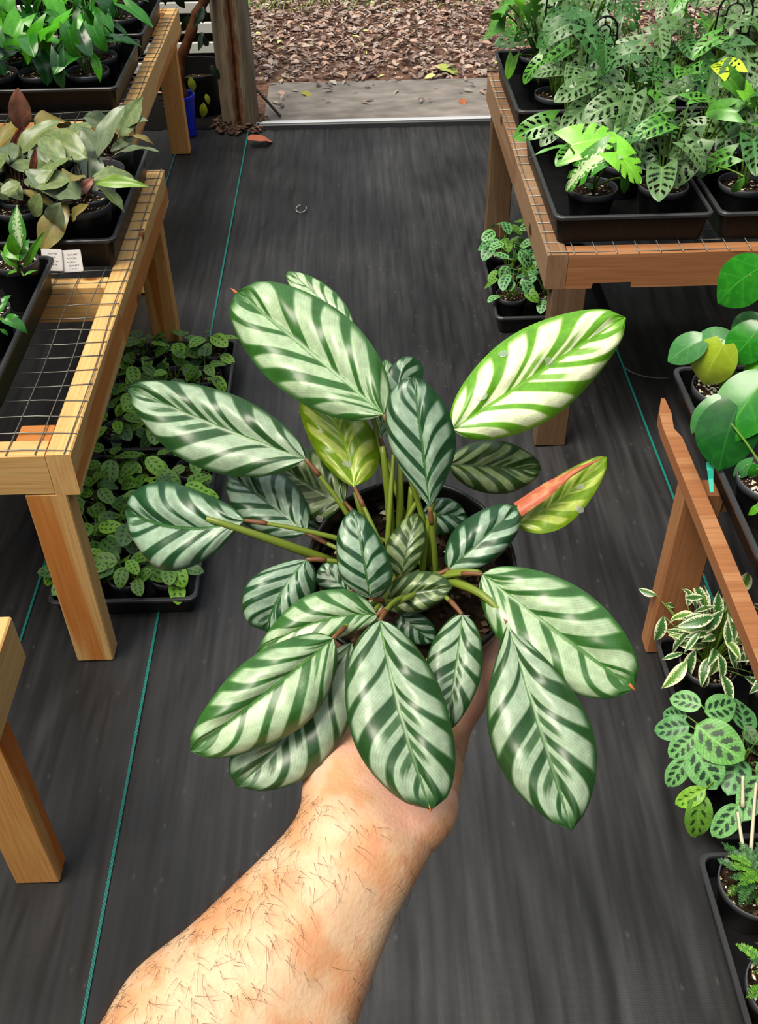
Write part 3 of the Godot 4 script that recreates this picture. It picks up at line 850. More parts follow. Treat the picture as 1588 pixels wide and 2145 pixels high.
# ---------------------------------------------------------------- the arm and hand, one continuous surface
func arm() -> void:
	var bones := []
	var add := func(a: Vector3, ra: float, b: Vector3, rb: float) -> void:
		bones.append([a, ra, b, rb])
	# forearm: two side by side chains make it wider than deep
	add.call(Vector3(-0.1648, 1.0506, -0.12), 0.036, Vector3(-0.0882, 1.1191, -0.1946), 0.0325)
	add.call(Vector3(-0.1039, 1.0312, -0.1047), 0.036, Vector3(-0.0496, 1.1057, -0.1902), 0.032)
	add.call(Vector3(-0.0882, 1.1191, -0.1946), 0.0325, Vector3(-0.0165, 1.1608, -0.2645), 0.0190)
	add.call(Vector3(-0.0496, 1.1057, -0.1902), 0.032, Vector3(0.0006, 1.1509, -0.2582), 0.0185)
	add.call(Vector3(-0.0704, 1.1245, -0.1857), 0.026, Vector3(-0.008, 1.1618, -0.2572), 0.0165)
	# wrist to palm
	add.call(Vector3(-0.0165, 1.1608, -0.2645), 0.0190, Vector3(-0.0148, 1.1593, -0.295), 0.0190)
	add.call(Vector3(0.0006, 1.1509, -0.2582), 0.0185, Vector3(0.0203, 1.1497, -0.286), 0.0195)
	add.call(Vector3(-0.008, 1.159, -0.2601), 0.0180, Vector3(0.0041, 1.1503, -0.2974), 0.0170)
	# ball of the thumb and the outer edge of the palm
	add.call(Vector3(-0.0148, 1.1593, -0.295), 0.0175, Vector3(-0.0149, 1.1564, -0.3204), 0.0165)
	add.call(Vector3(0.0203, 1.1497, -0.286), 0.0185, Vector3(0.0312, 1.1446, -0.312), 0.0150)
	# palm bones, dropping away under the pot, and the three fingers that carry its base
	var axis := Vector3(0.0, 0.951, 0.309).normalized()
	var base: Vector3 = Vector3(0.0248, 1.2005, -0.4075) - axis * 0.098
	var front := Vector3(0, -0.309, 0.951)
	var knuckle := Vector3(0.013, 1.107, -0.346)
	for f in [[Vector3(-0.0095, 1.1488, -0.299), Vector3(-0.024, 0.004, -0.003), -0.027, 0.016], [Vector3(0.0017, 1.1434, -0.3021), Vector3.ZERO, -0.004, 0.012], [Vector3(0.0142, 1.1415, -0.3029), Vector3(0.019, 0.001, 0.003), 0.017, 0.018]]:
		var k: Vector3 = knuckle + f[1]
		var edge: Vector3 = base + front * 0.052 - axis * 0.0125 + Vector3(f[2], 0, 0)
		var tip: Vector3 = base + front * f[3] - axis * 0.0098 + Vector3(f[2] + 0.003, 0, 0)
		add.call(f[0], 0.0165, k, 0.0125)
		add.call(k, 0.0112, k.lerp(edge, 0.72), 0.0098)
		add.call(k.lerp(edge, 0.72), 0.0098, edge.lerp(tip, 0.22), 0.0090)
		add.call(edge.lerp(tip, 0.22), 0.0090, tip, 0.0078)
	add.call(Vector3(0.0242, 1.1431, -0.3015), 0.015, Vector3(0.0375, 1.1323, -0.3343), 0.0115)
	# little finger, up along the pot wall
	add.call(Vector3(0.0375, 1.1323, -0.3343), 0.0112, Vector3(0.0532, 1.1441, -0.3576), 0.0092)
	add.call(Vector3(0.0532, 1.1441, -0.3576), 0.0092, Vector3(0.0662, 1.1483, -0.377), 0.0084)
	add.call(Vector3(0.0662, 1.1483, -0.377), 0.0084, Vector3(0.0762, 1.1516, -0.3931), 0.0074)
	# thumb, on the other side of the pot
	add.call(Vector3(-0.0167, 1.1552, -0.3154), 0.0155, Vector3(-0.0231, 1.1581, -0.3446), 0.0125)
	add.call(Vector3(-0.0231, 1.1581, -0.3446), 0.0122, Vector3(-0.0255, 1.1573, -0.3706), 0.0108)
	add.call(Vector3(-0.0255, 1.1573, -0.3706), 0.0108, Vector3(-0.0282, 1.1545, -0.3947), 0.0092)
	var cell := 0.0026
	var lo := Vector3(9, 9, 9)
	var hi := -lo
	for b in bones:
		for e in [0, 2]:
			var p: Vector3 = b[e]
			var r: float = b[e + 1] + 0.012
			lo = lo.min(p - Vector3.ONE * r)
			hi = hi.max(p + Vector3.ONE * r)
	var n := Vector3i(((hi - lo) / cell).ceil()) + Vector3i.ONE
	var field := PackedFloat32Array()
	field.resize(n.x * n.y * n.z)
	var sharp := 230.0
	for b in bones:
		var a: Vector3 = b[0]
		var c: Vector3 = b[2]
		var ra: float = b[1]
		var rb: float = b[3]
		var ac := c - a
		var l2 := ac.length_squared()
		var pad := maxf(ra, rb) + 0.022
		var i0 := Vector3i(((a.min(c) - Vector3.ONE * pad - lo) / cell).floor()).clamp(Vector3i.ZERO, n - Vector3i.ONE)
		var i1 := Vector3i(((a.max(c) + Vector3.ONE * pad - lo) / cell).ceil()).clamp(Vector3i.ZERO, n - Vector3i.ONE)
		for iz in range(i0.z, i1.z + 1):
			for iy in range(i0.y, i1.y + 1):
				var row := (iz * n.y + iy) * n.x
				for ix in range(i0.x, i1.x + 1):
					var q := lo + Vector3(ix, iy, iz) * cell - a
					var t := clampf(q.dot(ac) / l2, 0.0, 1.0)
					var d := (q - ac * t).length() - lerpf(ra, rb, t)
					if d < 0.02:
						field[row + ix] += exp(-sharp * maxf(d, -0.03))
	# surface nets
	var index := {}
	var verts := PackedVector3Array()
	var normals := PackedVector3Array()
	var val := func(i: int) -> float:
		var s := field[i]
		return 0.03 if s < 1e-6 else -log(s) / sharp
	var stride := PackedInt32Array([1, n.x, n.x * n.y])
	var cells := []
	for iz in n.z - 1:
		for iy in n.y - 1:
			var row := (iz * n.y + iy) * n.x
			for ix in n.x - 1:
				var at := row + ix
				var inside := 0
				for cz in 2:
					for cy in 2:
						var e: int = at + cy * n.x + cz * stride[2]
						if field[e] > 1.0:
							inside += 1
						if field[e + 1] > 1.0:
							inside += 1
				if inside == 0 or inside == 8:
					continue
				var v := []
				for k in 8:
					v.append(val.call(at + (k & 1) + ((k >> 1) & 1) * n.x + (k >> 2) * stride[2]))
				var sum := Vector3.ZERO
				var cnt := 0
				for e in [[0, 1], [2, 3], [4, 5], [6, 7], [0, 2], [1, 3], [4, 6], [5, 7], [0, 4], [1, 5], [2, 6], [3, 7]]:
					var va: float = v[e[0]]
					var vb: float = v[e[1]]
					if (va < 0) != (vb < 0):
						var t := va / (va - vb)
						var pa := Vector3(e[0] & 1, (e[0] >> 1) & 1, e[0] >> 2)
						var pb := Vector3(e[1] & 1, (e[1] >> 1) & 1, e[1] >> 2)
						sum += pa.lerp(pb, t)
						cnt += 1
				index[at] = verts.size()
				verts.append(lo + (Vector3(ix, iy, iz) + sum / cnt) * cell)
				normals.append(Vector3(v[1] + v[3] + v[5] + v[7] - v[0] - v[2] - v[4] - v[6], v[2] + v[3] + v[6] + v[7] - v[0] - v[1] - v[4] - v[5], v[4] + v[5] + v[6] + v[7] - v[0] - v[1] - v[2] - v[3]).normalized())
				cells.append(at)
	var idx := PackedInt32Array()
	for at in cells:
		var here := field[at] > 1.0
		for ax in 3:
			if (field[at + stride[ax]] > 1.0) == here:
				continue
			var b1: int = stride[(ax + 1) % 3]
			var b2: int = stride[(ax + 2) % 3]
			if not (index.has(at - b1) and index.has(at - b2) and index.has(at - b1 - b2)):
				continue
			var q := [index[at], index[at - b1], index[at - b1 - b2], index[at - b2]]
			if here:
				idx.append_array([q[0], q[2], q[1], q[0], q[3], q[2]])
			else:
				idx.append_array([q[0], q[1], q[2], q[0], q[2], q[3]])
	# colour: mottled skin, pinker palm
	var tone := noise(505, 30.0, 4)
	var blot := noise(515, 90.0, 3)
	var wrist: Vector3 = Vector3(-0.0076, 1.1676, -0.273)
	var along: Vector3 = (Vector3(0.0048, 1.1587, -0.3181) - Vector3(-0.0602, 1.129, -0.2002)).normalized()
	var outer: Vector3 = (Vector3(-0.1093, 1.153, -0.2353) - Vector3(-0.0173, 1.1098, -0.196)).normalized()
	var cols := PackedColorArray()
	for k in verts.size():
		var v := verts[k]
		var nn := normals[k]
		var m := tone.get_noise_3dv(v)
		var m2 := blot.get_noise_3dv(v)
		# one skin colour with blotches and freckling; the palm, which does not tan, is pinker
		var lat := (v - wrist - along * (v - wrist).dot(along)).dot(outer) / 0.034
		var reach := (v - wrist).dot(along)
		var palm := smoothstep(-0.02, 0.035, reach + m * 0.03)
		var c := Color(0.57, 0.31, 0.165).lerp(Color(0.62, 0.41, 0.26), clampf(0.5 + m * 2.2, 0, 1))
		c = c.lerp(Color(0.56, 0.26, 0.13), clampf(-m * 1.6 + m2 * 0.6, 0, 0.75) * (1.0 - palm))
		c = c.lerp(Color(0.70, 0.36, 0.27), palm * clampf(0.5 + m * 1.8, 0.05, 0.95))
		c = c.lerp(Color(0.58, 0.24, 0.15), clampf(m2 * 0.55, 0, 0.28))
		# wrist and palm creases are grooves in the surface
		for q in [[0.004, 5.0], [0.012, -4.0], [0.030, 9.0], [0.043, -6.0]]:
			var off: float = reach - q[0] - 0.006 * sin(lat * 1.3 + q[1]) - 0.002 * blot.get_noise_1d(lat * 0.04 + q[1])
			v -= nn * exp(-off * off / (0.0014 * 0.0014)) * 0.0010
		verts[k] = v
		cols.append(c)
	var arr := []
	arr.resize(Mesh.ARRAY_MAX)
	arr[Mesh.ARRAY_VERTEX] = verts
	arr[Mesh.ARRAY_NORMAL] = normals
	arr[Mesh.ARRAY_COLOR] = cols
	arr[Mesh.ARRAY_INDEX] = idx
	var body := ArrayMesh.new()
	body.add_surface_from_arrays(Mesh.PRIMITIVE_TRIANGLES, arr)
	var person := thing("person", "bare hairy forearm and upturned hand holding the striped pot plant", "person")
	var skin := mat(Color.WHITE, 0.48, null, 0.4)
	skin.vertex_color_use_as_albedo = true
	skin.subsurf_scatter_enabled = true
	skin.subsurf_scatter_strength = 0.12
	var pore := NoiseTexture2D.new()
	pore.width = 256
	pore.height = 256
	pore.seamless = true
	pore.noise = noise(520, 0.06, 4)
	skin.heightmap_enabled = true
	skin.heightmap_texture = pore
	skin.heightmap_scale = 0.03
	skin.uv1_triplanar = true
	skin.uv1_scale = Vector3.ONE * 22.0
	obj("arm_and_hand", body, skin, person)
	# hairs
	var g := RandomNumberGenerator.new()
	g.seed = 77
	var st := begin()
	var made := 0
	var tries := 0
	while made < 2600 and tries < 120000:
		tries += 1
		var k := g.randi() % verts.size()
		var v := verts[k]
		var nn := normals[k]
		if (v - wrist).dot(along) > -0.004:
			continue
		var want := smoothstep(-0.35, 0.55, nn.dot(outer)) * 0.9 + 0.05
		if g.randf() > want:
			continue
		v += Vector3(g.randf_range(-1, 1), g.randf_range(-1, 1), g.randf_range(-1, 1)) * 0.0015
		var side := nn.cross(along).normalized()
		var dir := (-outer * 0.55 - along * 0.35 + along * g.randf_range(-0.6, 0.5) + side * g.randf_range(-0.5, 0.5)).normalized()
		dir = (dir - nn * dir.dot(nn)).normalized()
		var l := g.randf_range(0.006, 0.014)
		var bend_ := nn.cross(dir) * g.randf_range(-0.6, 0.6)
		var pts := []
		var rad := []
		for i in 4:
			var t := i / 3.0
			pts.append(v + dir * l * t + bend_ * l * t * t * 0.5 + nn * (0.0025 * sin(t * 2.4) - 0.0003))
			rad.append(0.00010 * (1.0 - 0.7 * t))
		tube_into(st, pts, rad, 3, false)
		made += 1
	var hair := obj("arm_hair", done(st), mat(Color(0.22, 0.11, 0.06), 0.5), person)
	hair.set_meta("kind", "stuff")

# ---------------------------------------------------------------- plants on the benches and the floor
# leaves round a crown, each on a stem of its own
func fill(plant: Node3D, seed_: int, n: int, kinds: Array, mats: Array, reach: Vector2, height: Vector2, size: Vector2, pitch: Vector2, wide := 1.0, stem: Material = null, lean := Vector3(0, 0.35, 0.25), stem_r := 0.0015) -> void:
	var g := RandomNumberGenerator.new()
	g.seed = seed_
	var c: Vector3 = plant.get_meta("crown")
	var turn := g.randf() * TAU
	for k in n:
		var a := turn + k * 2.39996 + g.randf_range(-0.5, 0.5)
		var out := Vector3(cos(a), 0, sin(a))
		var q := (k + 0.5) / n
		var base := c + out * g.randf_range(reach.x, reach.y) * (0.55 + 0.45 * q) + Vector3.UP * lerpf(height.y, height.x, clampf(q + g.randf_range(-0.25, 0.25), 0, 1))
		var p := g.randf_range(pitch.x, pitch.y)
		var dir := (out * cos(p) + Vector3.UP * sin(p) + Vector3(g.randf_range(-0.3, 0.3), 0, g.randf_range(-0.1, 0.35))).normalized()
		var l := g.randf_range(size.x, size.y)
		put_leaf(plant, kinds[g.randi() % kinds.size()], mats[g.randi() % mats.size()], base, base + dir * l, (Vector3.UP + lean + out * 0.3).normalized(), wide * g.randf_range(0.88, 1.12), g.randf_range(-0.35, 0.35))
		put_stem(plant, c + out * 0.006, base, stem if stem else M.stem, stem_r, g.randf_range(0.05, 0.22))

func extrude(poly: PackedVector2Array, depth: float) -> ArrayMesh:
	var st := begin()
	st.set_smooth_group(-1)
	var ids := Geometry2D.triangulate_polygon(poly)
	for s in [0.0, 1.0]:
		for k in range(0, ids.size(), 3):
			for e in ([0, 1, 2] if s > 0.5 else [0, 2, 1]):
				var p: Vector2 = poly[ids[k + e]]
				st.set_uv(Vector2(p.y / 0.3 + 0.2, p.x / 1.2 + 0.4))
				st.add_vertex(Vector3(p.x, p.y, s * depth))
	var n := poly.size()
	for k in n:
		var a := poly[k]
		var b := poly[(k + 1) % n]
		quad(st, [Vector3(a.x, a.y, 0), Vector3(b.x, b.y, 0), Vector3(b.x, b.y, depth), Vector3(a.x, a.y, depth)], [Vector2(0.3, a.x / 1.2), Vector2(0.3, b.x / 1.2), Vector2(0.3 + depth / 0.3, b.x / 1.2), Vector2(0.3 + depth / 0.3, a.x / 1.2)])
	return done(st)

func trellis(at: Vector3, tall: float, wide: float, turn: float) -> void:
	var t := thing("plant_trellis", "black hoop trellis standing among the hole-leaved plants", "trellis", at, "hoop trellises among the hole-leaved plants")
	t.rotation.y = turn
	var hoop := func(w: float, top: float, low: float, r: float) -> ArrayMesh:
		var pts := [Vector3(-w / 2, low, 0)]
		for k in 13:
			var a := PI - PI * k / 12.0
			pts.append(Vector3(cos(a) * w / 2, top - w / 2 + sin(a) * w / 2, 0))
		pts.append(Vector3(w / 2, low, 0))
		var rad := []
		for p in pts:
			rad.append(r)
		return tube(pts, rad, 6)
	obj("outer_hoop", hoop.call(wide, tall, 0.0, 0.0028), M.gloss_plastic, t)
	obj("inner_hoop", hoop.call(wide * 0.5, tall - wide * 0.26, tall - wide * 1.1, 0.0024), M.gloss_plastic, t)
	for q in [[Vector3(0, tall, 0), Vector3(0, tall - wide * 0.28, 0)], [Vector3(-wide / 2, tall - wide * 0.62, 0), Vector3(-wide * 0.25, tall - wide * 0.62, 0)], [Vector3(wide / 2, tall - wide * 0.62, 0), Vector3(wide * 0.25, tall - wide * 0.62, 0)], [Vector3(-wide / 2, tall - wide * 1.1, 0), Vector3(wide / 2, tall - wide * 1.1, 0)]]:
		obj("bar", tube(q, [0.0024, 0.0024], 6), M.gloss_plastic, t)

# many small leaflets on one curved rib
func frond_mesh(seed_: int) -> ArrayMesh:
	var g := RandomNumberGenerator.new()
	g.seed = seed_
	var st := begin()
	for k in 13:
		var t := 0.12 + k * 0.068
		var c := Vector3(0, 0.35 * t - 0.45 * t * t, t)
		for s in [-1.0, 1.0]:
			var l := 0.20 * sin(PI * (0.18 + 0.78 * t)) * g.randf_range(0.8, 1.15)
			var d := Vector3(s, g.randf_range(-0.2, 0.35), 0.45).normalized()
			var w := d.cross(Vector3.UP).normalized() * l * 0.36
			var a := c + d * l * 0.5
			for f in [[c, a + w, c + d * l], [c, c + d * l, a - w]]:
				for q in f:
					st.set_uv(Vector2(0.5 + q.x, clampf(q.z, 0, 1)))
					st.add_vertex(q)
	var pts := []
	var rad := []
	for k in 7:
		var t := k / 6.0
		pts.append(Vector3(0, 0.35 * t - 0.45 * t * t, t))
		rad.append(0.012)
	tube_into(st, pts, rad, 4, false)
	return done(st)

func _ready() -> void:
	rng.seed = 4
	# ------------------------------------------------ camera, sky, sun
	var cam := Camera3D.new()
	cam.name = "camera"
	cam.basis = Basis(Vector3(0.99952, -0.01281, 0.02821), Vector3(0.02822, 0.75246, -0.65803), Vector3(-0.01280, 0.65851, 0.75246))
	cam.position = Vector3(0, 1.6, 0)
	cam.fov = 53.956
	cam.near = 0.02
	add_child(cam)
	var sky_mat := ProceduralSkyMaterial.new()
	sky_mat.sky_top_color = Color(0.93, 0.96, 1.0)
	sky_mat.sky_horizon_color = Color(0.78, 0.82, 0.82)
	sky_mat.ground_bottom_color = Color(0.20, 0.20, 0.17)
	sky_mat.ground_horizon_color = Color(0.34, 0.36, 0.30)
	sky_mat.sky_curve = 0.25
	sky_mat.sun_angle_max = 1.0
	sky_mat.sky_energy_multiplier = 1.08
	var env := Environment.new()
	env.background_mode = Environment.BG_SKY
	env.sky = Sky.new()
	env.sky.sky_material = sky_mat
	env.tonemap_mode = Environment.TONE_MAPPER_LINEAR
	env.tonemap_exposure = 0.86
	env.sdfgi_enabled = true
	env.ssao_enabled = true
	env.ssil_enabled = true
	var we := WorldEnvironment.new()
	we.environment = env
	add_child(we)
	var sun := DirectionalLight3D.new()
	sun.name = "sun"
	sun.light_color = Color(1.0, 0.97, 0.90)
	sun.light_energy = 1.9
	sun.light_angular_distance = 34.0
	sun.shadow_enabled = true
	add_child(sun)
	sun.look_at_from_position(Vector3(-0.45, 1.0, 0.30), Vector3.ZERO)
	make_materials()
	make_leaf_shapes()
	setting()
	benches()
	held_plant()
	arm()
	left_plants()
	right_plants()
	floor_plants()
	litter()

# ---------------------------------------------------------------- floor, ground, post, back screen
func setting() -> void:
	var n := noise(601, 1.0, 4)
	var n2 := noise(602, 1.0, 3)
	# woven weed matting: a sheet with long low ruckles
	var x0 := -2.0
	var x1 := 2.0
	var z0 := 1.2
	var z1 := -4.36
	var nx := 420
	var nz := 120
	var verts := PackedVector3Array()
	var uv := PackedVector2Array()
	var uv2 := PackedVector2Array()
	var idx := PackedInt32Array()
	for i in nz + 1:
		var z := lerpf(z0, z1, float(i) / nz)
		for j in nx + 1:
			var x := lerpf(x0, x1, float(j) / nx)
			var y := n.get_noise_2d(x * 22.0 + n2.get_noise_2d(x, z) * 3.0, z * 0.9) * 0.0050 + n2.get_noise_2d(x * 2.0, z * 1.2) * 0.003 - 0.002
			verts.append(Vector3(x, minf(y, 0.002), z))
			uv.append(Vector2((x - x0) / (x1 - x0), (z0 - z) / (z0 - z1)))
			uv2.append(Vector2(x, z) / 0.024)
	for i in nz:
		for j in nx:
			var a := i * (nx + 1) + j
			idx.append_array([a, a + nx + 2, a + 1, a, a + nx + 1, a + nx + 2])
	var st := SurfaceTool.new()
	var arr := []
	arr.resize(Mesh.ARRAY_MAX)
	arr[Mesh.ARRAY_VERTEX] = verts
	arr[Mesh.ARRAY_TEX_UV] = uv
	arr[Mesh.ARRAY_TEX_UV2] = uv2
	arr[Mesh.ARRAY_INDEX] = idx
	var tmp := ArrayMesh.new()
	tmp.add_surface_from_arrays(Mesh.PRIMITIVE_TRIANGLES, arr)
	st.create_from(tmp, 0)
	st.generate_normals()
	var dust := noise(611, 1.0, 4)
	var mm := mat(Color.WHITE, 0.52, picture(900, 640, func(u: float, v: float) -> Color:
		var x := lerpf(x0, x1, u)
		var z := lerpf(z0, z1, v)
		var streak := dust.get_noise_2d(x * 34.0, z * 1.1) * 0.5 + dust.get_noise_2d(x * 80.0 + 50.0, z * 3.0) * 0.4
		var patch := dust.get_noise_2d(x * 2.2 + 9.0, z * 1.6)
		var speck := dust.get_noise_2d(x * 130.0, z * 130.0)
		var q := clampf(0.44 + streak * 0.6 + patch * 0.45, 0, 1)
		var c := Color(0.06, 0.06, 0.07).lerp(Color(0.345, 0.34, 0.355), q)
		if speck > 0.62:
			c = c.lerp(Color(0.55, 0.53, 0.50), 0.5)
		return c), 0.5)
	var weave := picture(64, 64, func(u: float, v: float) -> Color:
		var a := sin((u * 8.0 + v * 8.0) * TAU)
		var b := sin((u * 8.0 - v * 8.0) * TAU)
		var q := 0.70 + 0.24 * a + 0.14 * b
		return Color(q, q, q))
	mm.detail_enabled = true
	mm.detail_uv_layer = BaseMaterial3D.DETAIL_UV_2
	mm.detail_albedo = weave
	mm.detail_blend_mode = BaseMaterial3D.BLEND_MODE_MUL
	var floor_ := structure("floor", st.commit(), mm, "black woven weed matting with ruckles along the aisle", "floor")
	# teal yarns woven into the matting
	var teal := mat(Color.WHITE, 0.5, picture(16, 64, func(u: float, v: float) -> Color:
		var q := 0.5 + 0.5 * sin((v * 6.0 + u * 1.2) * TAU)
		return Color(0.02, 0.22, 0.20).lerp(Color(0.08, 0.56, 0.52), 0.25 + 0.75 * q)))
	for xl in [-0.7400, -0.4570, 0.7500]:
		var s2 := begin()
		for i in 139:
			var za := lerpf(z0, z1 + 0.02, i / 139.0)
			var zb := lerpf(z0, z1 + 0.02, (i + 1) / 139.0)
			var ya := 0.0032
			quad(s2, [Vector3(xl - 0.0028, ya, za), Vector3(xl + 0.0028, ya, za), Vector3(xl + 0.0028, ya, zb), Vector3(xl - 0.0028, ya, zb)], [Vector2(0, i), Vector2(1, i), Vector2(1, i + 1.0), Vector2(0, i + 1.0)])
		obj("woven_yarn", done(s2), teal, floor_).set_meta("label", "teal marker yarn woven along the matting")
	# earth under everything, so that nothing floats over a void
	var earth := noise(621, 1.0, 4)
	var em := mat(Color.WHITE, 0.95, picture(512, 512, func(u: float, v: float) -> Color:
		var q := clampf(0.5 + earth.get_noise_2d(u * 90.0, v * 90.0) * 0.9, 0, 1)
		var q2 := clampf(0.5 + earth.get_noise_2d(u * 14.0, v * 14.0), 0, 1)
		return Color(0.29, 0.21, 0.18).lerp(Color(0.50, 0.37, 0.31), q).lerp(Color(0.38, 0.34, 0.32), q2 * 0.4)), 0.2)
	var gb := BoxMesh.new()
	gb.size = Vector3(24, 0.3, 24)
	em.uv1_triplanar = true
	em.uv1_scale = Vector3.ONE * 0.25
	var ground := structure("ground", gb, em, "reddish brown earth path outside the doorway", "ground")
	ground.position = Vector3(0, -0.165, -4)
	# grey apron of compacted grit beyond the sill
	var grit := noise(631, 1.0, 4)
	var am := mat(Color.WHITE, 0.85, picture(512, 128, func(u: float, v: float) -> Color:
		var q := clampf(0.5 + grit.get_noise_2d(u * 60.0, v * 16.0) * 0.6 + grit.get_noise_2d(u * 8.0, v * 3.0) * 0.5, 0, 1)
		return Color(0.40, 0.38, 0.37).lerp(Color(0.56, 0.53, 0.51), q)), 0.3)
	var ab := BoxMesh.new()
	ab.size = Vector3(2.7, 0.02, 0.56)
	structure("apron", ab, am, "grey grit apron between the metal sill and the leaf litter", "ground").position = Vector3(0.95, -0.012, -4.66)
	var db := BoxMesh.new()  # plain near-black box laid as ground behind the pole
	db.size = Vector3(1.55, 0.02, 0.74)
	structure("black_ground", db, mat(Color(0.085, 0.08, 0.075), 0.9, null, 0.2), "flat black ground beside the doorway behind the timber pole", "ground").position = Vector3(-1.28, -0.0125, -4.735)
	# metal sill across the doorway
	var sill := structure("door_sill", beam_mesh(0.030, 0.022, 2.6, 0.004, 3), mat(Color(0.72, 0.73, 0.76), 0.4, null, 0.6), "pale metal door sill strip across the matting", "sill")
	sill.rotation.y = PI / 2
	sill.position = Vector3(0.82, 0.009, -4.375)
	var lip := obj("sill_lip", beam_mesh(0.02, 0.03, 2.7, 0.004, 4), M.rim, sill, Vector3(-0.03, -0.003, 0))
	lip.set_meta("label", "dark rubber edge behind the sill")
	# unseen shade cloth walls, added to cut horizon light under the benches
	var wm := mat(Color(0.10, 0.12, 0.10), 0.95, null, 0.2)
	for q in [["added_wall_left", Vector3(0.06, 2.5, 8.0), Vector3(-1.75, 1.24, -0.4)], ["added_wall_right", Vector3(0.06, 2.5, 8.0), Vector3(1.62, 1.24, -0.4)], ["added_wall_rear", Vector3(4.76, 2.5, 0.06), Vector3(0, 1.24, 3.6)]]:
		var wb := BoxMesh.new()
		wb.size = q[1]
		structure(q[0], wb, wm, "unseen dark shade cloth wall added to cut horizon light", "wall").position = q[2]
	post()
	back_screen()
	unseen_trees()

# unseen row of foliage added beyond the path to darken the matting reflections
func unseen_trees() -> void:
	var g := RandomNumberGenerator.new()
	g.seed = 31
	var bark := mat(Color(0.25, 0.20, 0.16), 0.9, null, 0.2)
	var green := leaf_mat(Color(0.16, 0.26, 0.11), 0.7, null, 0.3)
	var n := noise(777, 0.9, 4)
	for k in 8:
		var at := Vector3(-8.4 + k * 2.4 + g.randf_range(-0.2, 0.2), -0.015, -9.4 + g.randf_range(-0.8, 0.8) - 1.2 * (k % 2))
		var t := thing("unseen_tree", "dark leafy tree added to darken the matting reflections", "unseen_tree", at, "trees added beyond the path")
		obj("trunk", tube([Vector3.ZERO, Vector3(0.1, 1.5, 0), Vector3(0.05, 3.2, 0.1)], [0.16, 0.13, 0.08], 9), bark, t)
		var st := begin()
		var rows := 18
		var cols := 24
		var spot := func(i: int, j: int) -> Vector3:
			var a := PI * i / rows
			var b := TAU * (j % cols) / cols
			var d := Vector3(sin(a) * cos(b), cos(a), sin(a) * sin(b))
			return Vector3(0, 3.0, 0) + d * Vector3(1.05, 2.8, 1.2) * (1.0 + 0.35 * n.get_noise_3dv(d * 2.0 + at))
		for i in rows:
			for j in cols:
				quad(st, [spot.call(i, j), spot.call(i, j + 1), spot.call(i + 1, j + 1), spot.call(i + 1, j)], [Vector2.ZERO, Vector2.ZERO, Vector2.ZERO, Vector2.ZERO])
		obj("crown", done(st), green, t)

func post() -> void:
	var n := noise(641, 1.0, 4)
	var base := Vector3(-0.494, 0.0, -4.40)
	var p := thing("timber_post", "thick weathered grey timber pole with a rusty brown split", "post", base)
	var st := begin()
	var rows := 60
	var around := 48
	var at := func(i: int, k: int) -> Vector3:
		var y := i / float(rows) * 2.6
		var a := TAU * (k % around) / around
		var r := 0.077 + n.get_noise_2d(cos(a) * 2.0, sin(a) * 2.0 + y * 1.4) * 0.006
		var split := exp(-pow((fposmod(a - PI / 2 + 0.10 * sin(y * 3.1) + PI, TAU) - PI) / 0.16, 2.0))
		r -= split * (0.010 + 0.012 * maxf(0.0, n.get_noise_1d(y * 4.0)))
		return Vector3(cos(a) * r, y, sin(a) * r)
	for i in rows:
		for k in around:
			quad(st, [at.call(i, k), at.call(i, k + 1), at.call(i + 1, k + 1), at.call(i + 1, k)], [Vector2(k / float(around), i / float(rows)), Vector2((k + 1.0) / around, i / float(rows)), Vector2((k + 1.0) / around, (i + 1.0) / rows), Vector2(k / float(around), (i + 1.0) / rows)])
	var g := noise(645, 1.0, 4)
	var pm := mat(Color.WHITE, 0.85, picture(256, 512, func(u: float, v: float) -> Color:
		var y := v * 2.6
		var streak := g.get_noise_2d(u * 60.0, y * 3.0)
		var c := Color(0.52, 0.46, 0.38).lerp(Color(0.38, 0.33, 0.27), clampf(0.5 + streak * 0.8, 0, 1))
		c = c.lerp(Color(0.56, 0.54, 0.49), clampf(g.get_noise_2d(u * 6.0 + 4.0, y * 1.5) * 1.4, 0, 1))
		var d := absf(u - 0.25 + 0.016 * sin(y * 3.1)) / (0.046 + 0.022 * g.get_noise_1d(y * 6.0))
		var red := 1.0 - smoothstep(0.55, 1.1, d + g.get_noise_2d(u * 40.0, y * 10.0) * 0.5)
		c = c.lerp(Color(0.30, 0.19, 0.13).lerp(Color(0.42, 0.23, 0.13), clampf(0.5 + g.get_noise_2d(u * 20.0, y * 9.0), 0, 1)), red * 0.85)
		if d < 0.25 + g.get_noise_1d(y * 13.0) * 0.3:
			c = c.lerp(Color(0.12, 0.08, 0.06), 0.7)
		return c), 0.2)
	obj("pole", done(st), pm, p)
	# crumbling bark and soil heaped at its foot
	var r := RandomNumberGenerator.new()
	r.seed = 9
	var s2 := begin()
	s2.set_smooth_group(-1)
	for k in 420:
		var a := r.randf() * TAU
		var q := r.randf_range(0.05, 0.125)
		s2.set_color(Color(0.03, 0.02, 0.015).lerp(Color(0.17, 0.10, 0.07), r.randf()))
		chip(s2, Vector3(cos(a) * q, 0.006 + maxf(0, 0.035 - (q - 0.07) * 0.6) * r.randf(), sin(a) * q), r.randf_range(0.004, 0.012), r)
	var foot := obj("bark_heap", done(s2), M.soil, p)
	foot.set_meta("kind", "stuff")
	# guy cord from the post to the sill
	var cord := obj("guy_cord", tube([Vector3(-0.4382, 0.1, -4.5708), Vector3(-0.3927, 0.055, -4.5494), Vector3(-0.3268, 0.012, -4.4618)], [0.006, 0.006, 0.006], 6), mat(Color(0.06, 0.06, 0.06), 0.6))
	tag(cord, "short black cord from the grey timber pole down to the sill", "cord")

